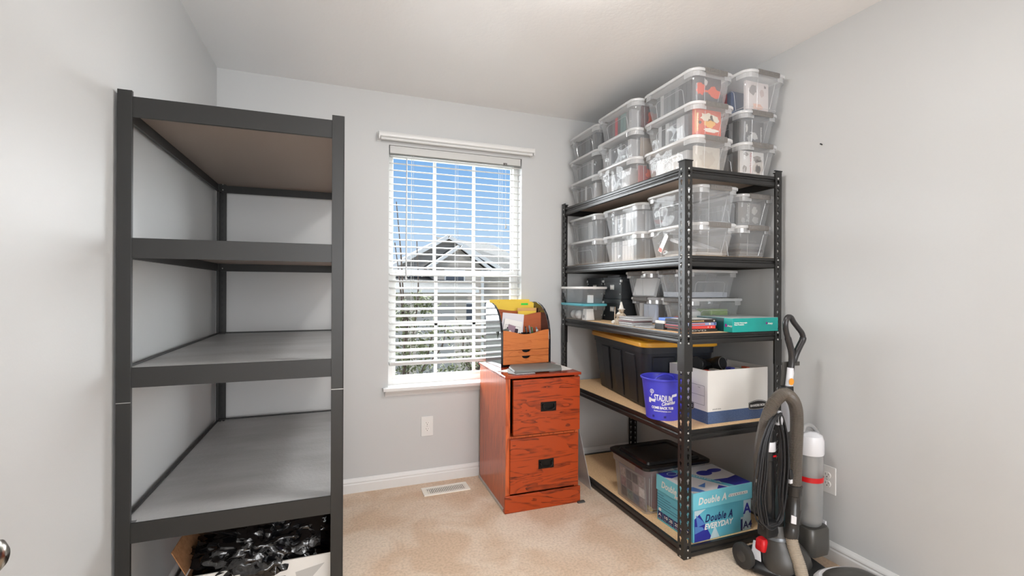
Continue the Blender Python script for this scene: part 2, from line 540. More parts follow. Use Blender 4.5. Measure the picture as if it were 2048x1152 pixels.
# ---- outlets
def outlet(label, loc, rotz):
    o = thing('wall_outlet', label, 'outlet', loc, rotz)
    MB().prism([(-.0385, -.0625), (.0385, -.0625), (.0385, .0625), (-.0385, .0625)], -0.006, -0.0005, 'y').build('cover_plate', M_WHITE, o, bevel=0.003)
    for s_ in (1, -1):
        f_ = MB(); poly = []
        for k in range(24):
            a = 2 * PI * k / 24
            poly.append((0.0165 * math.cos(a), max(-0.0135, min(0.0135, 0.0165 * math.sin(a))) + s_ * 0.0195))
        f_.prism(poly, -0.0085, -0.005, 'y')
        fo = f_.build('receptacle', mat('outlet_white', (232, 231, 228), 0.3), o, bevel=0.0006)
        h_ = MB()
        h_.box((-0.0075, -0.0088, s_ * .0195 - .001), (-0.0055, -0.0084, s_ * .0195 + .008)); h_.box((0.0055, -0.0088, s_ * .0195), (0.0073, -0.0084, s_ * .0195 + .007))
        h_.lathe([(0.0026, -0.0088), (0.0026, -0.0084)], (0, 0, s_ * .0195 - .0075), 10, axis='y')
        h_.build('slots', M_INK, fo)
    MB().lathe([(0.0025, -0.0075), (0.0032, -0.006)], (0, 0, 0), 10, axis='y').build('screw', M_ZINC, o)
outlet('white duplex outlet on the back wall below the window', (0.540, YB, 0.357), 0)
outlet('white duplex outlet on the right wall beside the vacuum', (XR, 1.500, 0.362), -PI / 2)

# ---- floor vent
v = thing('floor_vent', 'cream metal floor register in the carpet by the back wall', 'vent', (0.629, 2.822, 0.0), math.radians(0.8))
fr = MB(); W2, D2 = 0.142, 0.058
fr.box((-W2, -D2, 0.0), (W2, -D2 + .022, .006)); fr.box((-W2, D2 - .022, 0.0), (W2, D2, .006))
fr.box((-W2, -D2 + .022, 0.0), (-W2 + .024, D2 - .022, .006)); fr.box((W2 - .024, -D2 + .022, 0.0), (W2, D2 - .022, .006))
fr.build('vent_frame', mat('cream_metal', (244, 240, 230), 0.4), v, bevel=0.0015)
MB().box((-W2 + .02, -D2 + .02, 0.0003), (W2 - .02, D2 - .02, .0012)).build('duct', M_INK, v)
lv = MB()
for k in range(22):
    x = -W2 + .028 + k * (2 * W2 - .056) / 21
    lv.box((x - .0032, -D2 + .021, .001), (x + .0032, D2 - .021, .0052))
lv.build('louvers', MATS['cream_metal'], v)
MB().box((-W2 + .031, -D2 + .026, .005), (-W2 + .036, -D2 + .050, .011)).build('lever', MATS['cream_metal'], v)

# ---- ceiling lamp (just above the frame) and the door leaf with its knob
lamp = thing('ceiling_light', 'round frosted glass ceiling light in the middle of the room', 'ceiling light', (0.76, 1.36, ZC))
MB().lathe([(0.165, -0.001), (0.170, -0.012), (0.160, -0.022)], n=40).build('base_plate', mat('nickel', (180, 178, 172), 0.3, metal=0.9), lamp, smooth=True)
mg = bpy.data.materials.new('lit_glass'); mg.use_nodes = True
b_ = mg.node_tree.nodes['Principled BSDF']; b_.inputs['Base Color'].default_value = (0.95, 0.93, 0.9, 1)
b_.inputs['Emission Color'].default_value = (1.0, 0.985, 0.965, 1); b_.inputs['Emission Strength'].default_value = LAMP_POWER
MB().lathe([(0.155, -0.022), (0.150, -0.045), (0.125, -0.070), (0.08, -0.088), (0.03, -0.096), (0.001, -0.097)], n=40, cap0=False).build('glass_shade', mg, lamp, smooth=True)

dr = bpy.data.objects.new('door_1', None); COL.objects.link(dr); dr['kind'] = 'structure'; dr.location = (-0.585, 0.25, 0.008)
MB().box((-0.018, 0, 0), (0.017, 0.80, 2.03)).build('door_panel', M_TRIM, dr, bevel=0.002)
MB().lathe([(0.030, 0.0), (0.030, 0.006), (0.012, 0.010), (0.010, 0.030), (0.022, 0.036), (0.027, 0.048), (0.026, 0.060), (0.016, 0.068), (0.001, 0.070)], (0.017, 0.740, 0.790), 28, axis='x').build('door_handle', mat('satin_nickel', (176, 170, 160), 0.22, metal=1.0), dr, smooth=True)

# small nail left in the right wall
tag(MB().tube([(XR - .0002, 1.533, 1.911), (XR - .012, 1.533, 1.913)], [0.0028, 0.0035], 8).build('nail', M_DARKSTEEL), 'small dark nail sticking out of the bare right wall', 'nail')

# ------------------------------------------------------------------ shelving units
def keyhole_post(H=1.82, w=0.042, t=0.0022, start=0.03, pitch=0.0381):
    """L-angle post: corner at origin, one flange along +x (outer face y=0), one along +y (outer face x=0), punched with keyholes"""
    mb = MB()
    angs = sorted(set([2 * PI * k / 20 + PI / 20 for k in range(20)]))
    def flange(P):
        # P(u, z, depth) maps to 3d
        z = start
        cells = []
        zc = 0.0
        mb.add([P(0, 0, 0), P(w, 0, 0), P(w, start, 0), P(0, start, 0), P(0, 0, t), P(w, 0, t), P(w, start, t), P(0, start, t)],
               [(0, 1, 2, 3), (7, 6, 5, 4), (0, 4, 5, 1), (1, 5, 6, 2)])
        while z + pitch < H:
            cu, cz = w * 0.56, z + pitch * 0.62
            r0, r1 = [], []
            corners = [math.atan2(sz, sx) for sx, sz in ((w - cu, z + pitch - cz), (-cu, z + pitch - cz), (-cu, z - cz), (w - cu, z - cz))]
            aa = sorted([a if a < PI else a - 2 * PI for a in angs] + corners)
            for a in aa:
                ca, sa = math.cos(a), math.sin(a)
                rc = 0.0074
                if sa < 0:
                    rc = max(rc, min(0.0038 / max(1e-6, abs(ca)), 0.0185 / abs(sa)))
                r0.append((cu + rc * ca, cz + rc * sa))
                ro = min((w - cu) / ca if ca > 1e-9 else (-cu) / ca if ca < -1e-9 else 9, (z + pitch - cz) / sa if sa > 1e-9 else (z - cz) / sa if sa < -1e-9 else 9)
                r1.append((cu + ro * ca, cz + ro * sa))
            n = len(aa)
            vs = [P(u, q, 0) for u, q in r1] + [P(u, q, 0) for u, q in r0] + [P(u, q, t) for u, q in r0] + [P(u, q, t) for u, q in r1]
            fs = []
            for i in range(n):
                j = (i + 1) % n
                fs += [(i, j, n + j, n + i), (n + i, n + j, 2 * n + j, 2 * n + i), (2 * n + i, 2 * n + j, 3 * n + j, 3 * n + i)]
            mb.add(vs, fs)
            mb.add([P(w, z, 0), P(w, z + pitch, 0), P(w, z + pitch, t), P(w, z, t)], [(0, 1, 2, 3)])
            z += pitch
        mb.add([P(0, z, 0), P(w, z, 0), P(w, H, 0), P(0, H, 0), P(0, z, t), P(w, z, t), P(w, H, t), P(0, H, t)],
               [(0, 1, 2, 3), (7, 6, 5, 4), (3, 2, 6, 7), (1, 5, 6, 2)])
    flange(lambda u, z, d: (u, d, z))
    flange(lambda u, z, d: (d, u, z))
    return mb

def shelf_beam_profile():
    # (outward, z) closed profile: flat lip, recess, rolled bead
    return [(-0.014, 0.050), (0.000, 0.050), (0.001, 0.046), (0.001, 0.036), (-0.005, 0.033), (-0.005, 0.026), (0.000, 0.021), (0.001, 0.012), (0.000, 0.004), (-0.004, 0.0), (-0.014, 0.0), (-0.014, 0.002), (-0.012, 0.048)]

RX0, RX1, RY0, RY1 = 1.480, 2.080, 1.711, 2.948
rack = thing('black_shelving_unit', 'black steel shelving unit with particle board shelves filled with tubs on the right', 'shelving unit', (RX0, RY0, 0))
lx, ly = RX1 - RX0, RY1 - RY0
post_mb = keyhole_post()
p0 = post_mb.build('post', M_BLACK, rack)
posts = [p0]
for (x, y, rz) in ((lx, 0, PI / 2), (lx, ly, PI), (0, ly, -PI / 2)):
    q = p0.copy(); COL.objects.link(q); q.parent = rack
    q.location = (x, y, 0); q.rotation_euler = (0, 0, rz); posts.append(q)
sm = MB()
sm.box((-0.0016, -0.0016, 0.855), (0.046, 0.0004, 0.985)); sm.box((-0.0016, 0.0004, 0.855), (0.0004, 0.046, 0.985))
s0 = sm.build('splice_plate', M_BLACK, p0, bevel=0.0006)
cp = MB(); cp.box((-0.002, -0.002, 1.8202), (0.046, 0.006, 1.825)); cp.box((-0.002, 0.006, 1.8202), (0.006, 0.046, 1.825))
c0 = cp.build('end_cap', M_BLKPL, p0)
for q in posts[1:]:
    for s_ in (s0, c0):
        d = s_.copy(); COL.objects.link(d); d.parent = q
# beams (four per shelf) with zinc rivets
SHZ = [0.045, 0.585, 1.028, 1.389, 1.795]              # tops of the beams
rv = MB().lathe([(0.0050, 0.0), (0.0050, -0.0014), (0.0034, -0.0026), (0.001, -0.003)], n=12, axis='y').build('rivet', M_ZINC, None, smooth=True)
rvm = rv.data
bpy.data.objects.remove(rv)
def beam(length, origin, rotz, board=None):
    b_ = MB()
    prof = shelf_beam_profile()
    b_.loft([[(x, -o + 0.0048, z) for o, z in prof] for x in (0.004, length - 0.004)])
    o = b_.build('beam', M_BLACK, rack, loc=origin, rotz=rotz)
    for x in (0.0235, length - 0.0235):
        for z in (0.040, 0.006):
            r_ = bpy.data.objects.new('rivet', rvm); COL.objects.link(r_); r_.parent = o
            r_.location = (x, 0.0, z)
    return o
for zt in SHZ:
    z0 = zt - 0.050
    z0 = max(z0, 0.001)
    beam(lx, (0, 0, z0), 0); beam(lx, (lx, ly, z0), PI)
    beam(ly, (0, ly, z0), -PI / 2); beam(ly, (lx, 0, z0), PI / 2)
    bo = MB()
    e_ = 0.012
    poly = [(e_, 0.045), (0.045, 0.045), (0.045, e_), (lx - 0.045, e_), (lx - .045, .045), (lx - e_, .045), (lx - e_, ly - .045), (lx - .045, ly - .045), (lx - .045, ly - e_), (.045, ly - e_), (.045, ly - .045), (e_, ly - .045)]
    bo.prism(poly, zt - 0.011, zt + 0.0012)
    bo_r = bo.build('shelf_board', [M_PART, mat('particle_board_back', (198, 180, 164), .75)], rack)
    for p_ in bo_r.data.polygons: p_.material_index = 1 if p_.normal.z < -.5 else 0

# ---- charcoal unit on the left
LROT = math.radians(-0.5)
lr = thing('charcoal_shelving_unit', 'charcoal steel shelving unit with empty grey shelves standing against the left wall', 'shelving unit', (-0.6135, 1.708, 0), LROT)
LX, LY, LH = 0.636, 1.215, 1.822
pw_, pt_ = 0.0365, 0.0030
def solid_post():
    m_ = MB()
    m_.box((0, 0, 0), (pw_, pt_, LH)); m_.box((0, pt_, 0), (pt_, 0.040, LH))
    m_.box((pw_ - .0015, pt_, 0), (pw_, 0.012, LH))
    return m_
lp = solid_post().build('post', M_GREYSTEEL, lr, bevel=0.0012)
inn = MB()
for k in range(44):
    z = 0.05 + k * 0.040
    for P_ in ((lambda u, d: (u, d)), (lambda u, d: (d, u))):
        x0, y0 = P_(0.016, pt_); x1, y1 = P_(0.026, pt_ + 0.0006)
        inn.box((min(x0, x1), min(y0, y1), z), (max(x0, x1), max(y0, y1), z + 0.018))
ino = inn.build('slots', M_INK, lp)
sea = MB(); sea.box((-0.0004, -0.0004, 0.8855), (pw_ + .0003, 0.0, 0.8875)); sea.box((-0.0004, 0, 0.8855), (0.0, 0.0403, 0.8875))
seo = sea.build('joint', M_ZINC, lp)
for (x, y, rz) in ((LX, 0, PI / 2), (LX, LY, PI), (0, LY, -PI / 2)):
    q = lp.copy(); COL.objects.link(q); q.parent = lr; q.location = (x, y, 0); q.rotation_euler = (0, 0, rz)
    for s_ in (ino, seo):
        d = s_.copy(); COL.objects.link(d); d.parent = q
# front-facing posts keep their wide face to the front: mirror by adding a cover on the two right-hand posts
LSH = [0.068, 0.523, 0.990, 1.380, 1.805]
def lbeam(L_, loc, rz):
    b_ = MB()
    H = 0.060
    b_.loft([[(x, o, z) for o, z in ((0.0033, 0), (0.0033, H), (0.0055, H + .0008), (0.012, H - .001), (0.012, H - .006), (0.0065, H - .006), (0.0065, 0.004), (0.014, 0.004), (0.014, 0))] for x in (0.004, L_ - 0.004)])
    o = b_.build('beam', M_GREYSTEEL, lr, loc=loc, rotz=rz)
    for x in (0.022, L_ - 0.022):
        for z in (0.046, 0.016):
            r_ = bpy.data.objects.new('rivet', rvm); COL.objects.link(r_); r_.parent = o
            r_.location = (x, 0.0066, z); r_.scale = (0.6, -0.6, 0.6)
for zt in LSH:
    z0 = zt - 0.060
    lbeam(LX, (0, 0, z0), 0); lbeam(LX, (LX, LY, z0), PI); lbeam(LY, (0, LY, z0), -PI / 2); lbeam(LY, (LX, 0, z0), PI / 2)
    bo = MB()
    poly = [(.0075, .041), (.041, .041), (.041, .0075), (LX - .041, .0075), (LX - .041, .041), (LX - .0075, .041), (LX - .0075, LY - .041), (LX - .041, LY - .041), (LX - .041, LY - .0075), (.041, LY - .0075), (.041, LY - .041), (.0075, LY - .041)]
    bo.prism(poly, zt - 0.020, zt - 0.0062)
    for f_i, f_ in enumerate(bo.f):
        pass
    n_ = len(poly)
    bo.m[-2] = 1 if True else 0
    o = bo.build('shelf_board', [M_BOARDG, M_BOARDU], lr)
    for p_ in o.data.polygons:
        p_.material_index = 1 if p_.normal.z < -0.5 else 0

# a few scratches on the charcoal shelves
# ------------------------------------------------------------------ filing cabinet
M_OAK_H = wood('red_oak_horizontal', (170, 64, 18), (84, 26, 8), (0.55, 1.0, 3.2), wave=2.6, rough=0.3)
M_OAK_V = wood('red_oak_vertical', (206, 98, 50), (128, 50, 22), (2.0, 9.0, 0.35), wave=3.2, rough=0.28)
M_OAK_T = wood('red_oak_top', (160, 58, 24), (124, 40, 16), (0.5, 3.0, 1.0), wave=3.0, rough=0.18)
cab = thing('filing_cabinet', 'reddish oak two-drawer filing cabinet standing on the carpet by the window', 'filing cabinet', (0.861, 2.396, 0), math.radians(-0.9))
CW, CD = 0.462, 0.530
cb = MB()
cb.box((0.008, 0.012, 0.0), (0.026, CD, 0.737)); cb.box((CW - .026, 0.012, 0.0), (CW - .008, CD, 0.737))
cb.box((0.026, CD - .014, 0.02), (CW - .026, CD, 0.737)); cb.box((0.026, 0.016, 0.400), (CW - .026, CD - .014, 0.414)); cb.box((.026, .03, .10), (CW - .026, CD - .014, .112))
cb.box((0.026, 0.012, 0.0), (0.034, 0.05, 0.737)); cb.box((CW - .034, 0.012, 0.0), (CW - .026, .05, .737))
cb.build('body', M_OAK_V, cab, bevel=0.001)
MB().box((-0.002, -0.006, 0.7372), (CW + .002, CD + .002, 0.7525)).build('top', M_OAK_T, cab, bevel=0.004, seg=3)
bs = MB(); bs.box((0.0, 0.0, 0.0), (CW, 0.0118, 0.094)); bs.box((0.0, 0.012, 0.0), (0.0078, 0.03, 0.02)); bs.build('base', M_OAK_H, cab, bevel=0.003)
tag(bs and MB().box((0.0, 0.035, 0.0), (0.0078, CD, 0.014)).build('edge_strip', mat('white_strip', (190, 186, 180), 0.5), cab), None)
def drawer(x0, x1, z0, z1, y):
    d = MB().box((x0, y, z0), (x1, y + 0.018, z1)).build('drawer', M_OAK_H, cab, bevel=0.003, seg=3)
    b_ = MB().box((x0 + .03, y + .018, z0 + .03), (x1 - .03, y + .40, z1 - .06)).build('drawer_box', M_BLKPL, d)
    cx, cz = (x0 + x1) / 2 + .006, (z0 + z1) / 2 - 0.004
    hp = MB().box((cx - .047, y - .003, cz - .026), (cx + .047, y - .0002, cz + .026)).build('handle_plate', mat('aged_black_metal', (30, 28, 27), 0.35, metal=0.6), d, bevel=0.003)
    pts = [(cx - .035, y - .008, cz + .010), (cx - .030, y - .014, cz - .008), (cx, y - .016, cz - .016), (cx + .030, y - .014, cz - .008), (cx + .035, y - .008, cz + .010)]
    hb = MB(); hb.tube(spline(pts, 6), 0.0036, 8)
    for sx in (-1, 1): hb.lathe([(0.005, -0.012), (0.006, -0.003)], (cx + sx * .035, y, cz + .010), 10, axis='y')
    hb.build('pull', MATS['aged_black_metal'], d, smooth=True)
drawer(0.044, CW - .010, 0.424, 0.729, -0.010)
drawer(0.030, CW - .016, 0.104, 0.404, -0.002)

# rubber foot scrap under the corner
tag(MB().loft([rr(1.300, 2.372, 1.350, 2.396, .006, .0005), rr(1.304, 2.376, 1.346, 2.392, .005, .008)]).build('rubber_wedge', M_DGREY), 'small dark rubber wedge on the carpet under the oak cabinet corner', 'wedge')

# ---- desk organizer
M_CHERRY = wood('cherry', (205, 120, 62), (183, 96, 44), (0.5, 1, 4), wave=3, rough=0.4)
M_CHERRYD = wood('cherry_back', (176, 92, 54), (156, 76, 40), (0.5, 1, 4), wave=3, rough=0.4)
M_LAM = mat('black_laminate', (26, 28, 34), 0.08, spec=0.9, coat=0.6)
OZ = 0.7528
org = thing('desk_organizer', 'cherry and black desk organizer with curved sides standing on the oak filing cabinet', 'desk organizer', (0.932, 2.668, OZ), math.radians(4.5))
OW, OD = 0.345, 0.250
side = [(0, 0), (0.0, 0.16), (0.004, 0.215), (0.018, 0.270), (0.042, 0.315), (0.076, 0.350), (0.115, 0.374), (0.160, 0.388), (0.205, 0.393), (0.240, 0.388), (OD, 0.375), (OD, 0)]
for x in (0, OW - 0.014):
    MB().prism(side, x, x + 0.014, 'x').build('side_panel', M_LAM, org, bevel=0.0015)
x0, x1 = 0.0145, OW - 0.0145
def wave_front(z0, z1, dip, y, name, m, par):
    top = []
    for k in range(25):
        u = k / 24
        top.append((x1 + (x0 - x1) * u, z1 - dip * (0.5 - 0.5 * math.cos(2 * PI * u))))
    return MB().prism([(x0, z0), (x1, z0)] + top, y, y + 0.012, 'y').build(name, m, par, bevel=0.0008)
def half_moon_front(z0, z1, name):
    cx = (x0 + x1) / 2
    poly = [(x0, z0), (x1, z0), (x1, z1)]
    for k in range(13):
        a = PI * k / 12
        poly.append((cx + 0.030 * math.cos(a), z1 - 0.0165 * math.sin(a)))
    poly.append((x0, z1))
    o = MB().prism(poly, 0.004, 0.014, 'y').build(name, M_CHERRY, org)
    t_ = MB(); t_.box((x0 + .002, .014, z0 + .002), (x1 - .002, OD - .012, z0 + .005)); t_.box((x0 + .002, .030, z0 + .005), (x1 - .002, .034, z1 - .004))
    t_.build('tray', M_BLKPL, o)
half_moon_front(0.014, 0.062, 'drawer'); half_moon_front(0.0635, 0.100, 'drawer')
mbx = MB(); mbx.box((x0, 0.006, 0.1012), (x1, OD - .012, 0.107)); mbx.box((x0, .01, .002), (x1, OD - .012, .008)); mbx.build('shelf', M_BLKPL, org)
wave_front(0.102, 0.222, 0.026, 0.001, 'front_panel', M_CHERRY, org)
MB().box((x0, 0.085, 0.107), (x1, 0.093, 0.20)).build('divider', M_BLKPL, org)
wave_front(0.107, 0.325, 0.020, 0.105, 'middle_panel', M_CHERRYD, org)
wave_front(0.107, 0.350, 0.016, 0.170, 'middle_panel', M_CHERRYD, org)
MB().box((x0, OD - .010, 0.0), (x1, OD, 0.36)).build('back_panel', M_BLKPL, org)
MB().box((0.15, 0.016, .107), (0.154, 0.084, .200)).build('divider', M_BLKPL, org)

OR = Matrix.Translation((0.932, 2.668, OZ)) @ Matrix.Rotation(math.radians(4.5), 4, 'Z')
def in_org(p):
    return OR @ Vector(p)
M_YEL = mat('yellow_folder', (238, 205, 76), 0.65)
M_GRN = mat('green_tab', (66, 214, 74), 0.5)
def sheet(name, m, w_, h_, loc, rx=0.0, rz=0.0, ry=0.0, t_=0.0012, lab=None, cat=None, grp=None, poly=None, curl=0.0):
    poly = poly or [(-w_ / 2, 0), (w_ / 2, 0), (w_ / 2, h_), (-w_ / 2, h_)]
    o = MB().prism(poly, -t_ / 2, t_ / 2, 'y').build(name, m, None)
    o.location = loc
    o.rotation_euler = (rx, ry, rz)
    if lab: tag(o, lab, cat, grp)
    return o
rzO = math.radians(4.5)
for k, (dx, hh, yy) in enumerate(((-0.012, 0.300, 0.224), (0.0, 0.296, 0.214), (0.006, 0.290, 0.204))):
    poly = [(-0.150, 0), (0.150, 0), (0.150, hh - .012), (0.02, hh - .012), (0.014, hh), (-0.100, hh), (-0.106, hh - .012), (-0.150, hh - .012)] if k else [(-.145, 0), (.145, 0), (.145, hh), (-.145, hh)]
    f_ = sheet('yellow_folder', M_YEL, 0, 0, in_org((0.172 + dx, yy, 0.108)), 0, rzO, 0, 0.003,
               ['yellow paper folder standing rearmost in the desk organizer', 'yellow tabbed folder standing second from the back in the desk organizer', 'yellow tabbed folder standing in front of the other tall folders'][k], 'folder', 'yellow folders in the desk organizer', poly)
    if k:
        g_ = MB()
        if k == 1: g_.box((-0.122, -0.0026, hh - .036), (-0.030, -0.0017, hh - .024))
        else: g_.box((0.054, -0.0026, hh - .028), (0.106, -0.0017, hh - .015))
        g_.build('green_tab', M_GRN, f_)
sheet('yellow_folder', M_YEL, 0.13, 0.225, in_org((0.250, 0.150, 0.108)), 0, rzO, 0, .003, 'short yellow folder behind the middle wooden panel of the organizer', 'folder', 'yellow folders in the desk organizer')
sheet('manila_folder', mat('manila', (214, 168, 104), .7), 0.14, 0.245, in_org((0.255, 0.160, 0.108)), 0, rzO, 0, .002, 'tan paper folder behind the short yellow one in the organizer', 'folder')
M_ENV = mat('pale_envelope', (222, 220, 226), 0.7)
e1 = sheet('envelope', M_ENV, 0.15, 0.215, in_org((0.105, 0.086, 0.108)), -0.05, rzO, math.radians(6), .002, 'plain pale envelope standing behind the white picture card', 'envelope')
pc = sheet('picture_card', M_PAPER, 0.125, 0.175, in_org((0.085, 0.062, 0.110)), -0.10, rzO, math.radians(12), .002, 'white card with a dark photo and pink shape leaning in the organizer', 'card')
MB().box((-.040, -.0018, .060), (.040, -.0011, .125)).build('picture', mat('photo_dark', (52, 36, 50), .4), pc)
MB().lathe([(0.016, -.0026), (0.016, -.0019)], (0.004, 0, .092), 16, axis='y').build('picture_detail', mat('photo_pink', (190, 72, 92), .4), pc)
ln = MB()
for a, b in (((-.052, .048), (.052, .0495)), ((-.052, .138), (.052, .1395)), ((-.052, .048), (-.0505, .1395)), ((.0505, .048), (.052, .1395))):
    ln.box((a[0], -.0016, a[1]), (b[0], -.0011, b[1]))
ln.build('border_line', mat('grey_line', (150, 150, 150), .6), pc)
c2 = sheet('picture_card', M_PAPER, 0.10, 0.10, in_org((0.105, 0.040, 0.112)), -0.12, rzO, math.radians(-38), .0016, 'tilted white greeting card low in the front pocket of the organizer', 'card')
c3 = sheet('photo_print', mat('photo_green', (64, 78, 66), .35, noise=(60, (120, 120, 116), (1, 1, 1))), 0.085, 0.115, in_org((0.058, 0.046, 0.112)), -0.08, rzO, math.radians(-14), .0014, 'dark green photo print leaning at the left in the organizer pocket', 'photo')
c4 = sheet('photo_print', mat('photo_mauve', (150, 126, 140), .35), 0.05, 0.145, in_org((0.060, 0.053, 0.112)), -0.08, rzO, math.radians(18), .0014, 'mauve pointed photo print behind the dark green one in the organizer', 'photo')
pens = [((0.222, .050), -16, 'black', (34, 34, 38), .135), ((0.238, .040), -12, 'grey', (128, 138, 146), .140), ((0.243, .055), -8, 'red', (190, 40, 46), .112), ((0.258, .046), -13, 'green', (30, 110, 52), .130),
        ((0.272, .058), 4, 'dark green', (28, 66, 48), .108), ((0.283, .040), -10, 'white', (214, 216, 214), .112), ((0.296, .052), -14, 'blue-grey', (96, 120, 140), .128), ((0.304, .040), -20, 'silver', (166, 172, 176), .118)]
for (xy, lean, nm, rgb, L_) in pens:
    root = thing('pen', '%s pen standing in the right front pocket of the desk organizer' % nm, 'pen', in_org((xy[0] - .004, xy[1], 0.109)), rzO, 'pens in the desk organizer')
    root.rotation_euler = (0, math.radians(lean * .8), rzO)
    m_ = mat('pen_' + nm.replace(' ', '_').replace('-', '_'), rgb, .35)
    MB().lathe([(0.0012, 0), (0.0045, 0.012), (0.0048, L_ * .82), (0.0048, L_ * .82)], n=10).build('barrel', m_, root, smooth=True)
    MB().lathe([(0.0052, L_ * .70), (0.0052, L_ * .96), (0.003, L_)], n=10).build('cap', m_, root, smooth=True)
    MB().box((-.001, -.0078, L_ * .72), (.001, -.0058, L_ * .95)).build('clip', M_ZINC, root)

# papers and portfolio on the cabinet top
def flat_sheet(name, m, corners, z, t_, lab, cat, grp=None, bevel=0):
    o = MB().prism([(x, y) for x, y in corners], z, z + t_).build(name, m, None, bevel=bevel)
    return tag(o, lab, cat, grp)
flat_sheet('paper_sheet', M_PAPER, [(1.165, 2.452), (1.318, 2.482), (1.318, 2.700), (1.215, 2.660)], OZ + .0002, .0010, 'white paper sheet sticking out at the right of the grey portfolio', 'paper', 'papers on the cabinet')
flat_sheet('paper_sheet', M_PAPER, [(1.150, 2.446), (1.298, 2.466), (1.302, 2.650), (1.200, 2.640)], OZ + .0014, .0012, 'upper white paper sheet at the right of the grey portfolio', 'paper', 'papers on the cabinet')
flat_sheet('paper_sheet', M_PAPER, [(0.873, 2.565), (0.900, 2.520), (1.00, 2.470), (1.02, 2.56), (0.95, 2.60)], OZ + .0002, .0012, 'pointed white paper sheet left of the grey portfolio', 'paper', 'papers on the cabinet')
np_ = flat_sheet('newspaper', mat('newsprint', (206, 206, 204), .8, noise=(90, (150, 152, 156), (1, 3, 1))), [(0.905, 2.470), (0.935, 2.415), (1.05, 2.42), (1.03, 2.60), (0.945, 2.60)], OZ + .0016, .0030, 'folded newsprint leaflet under the left edge of the grey portfolio', 'leaflet')
pf = thing('portfolio', 'thick grey padded portfolio lying in front of the desk organizer', 'portfolio', (0, 0, OZ + .0048))
M_PF = mat('grey_vinyl', (116, 118, 115), 0.5, bump=(600, 0.2, 0.001))
pl = [(0.930, 2.432), (1.222, 2.432), (1.262, 2.520), (1.242, 2.640), (0.985, 2.652), (0.950, 2.580)]
MB().prism(pl, 0.0, 0.016).build('cover', M_PF, pf, bevel=0.005, seg=3)
MB().prism([(x + .004 if x < 1.1 else x - .004, y + .0035 if y < 2.5 else y - .003) for x, y in pl], 0.005, 0.011).build('page_block', M_PAPER, pf)

# ---- clear acrylic sheet leaning between cabinet and rack
ac = MB(); ac.add([(0, 0, 0), (0, .34, 0), (-.085, .34, .38), (-.085, 0, .38), (.004, 0, 0), (.004, .34, 0), (-.081, .34, .38), (-.081, 0, .38)],
    [(0, 1, 2, 3), (7, 6, 5, 4), (0, 3, 7, 4), (1, 5, 6, 2), (0, 4, 5, 1), (3, 2, 6, 7)])
o = ac.build('acrylic_sheet', plastic_clear('frosted_sheet', body=0.55, gloss=.1), None, loc=(1.462, 2.505, 0.001))
tag(o, 'frosted clear plastic sheet leaning between the oak cabinet and the black shelving', 'plastic sheet')

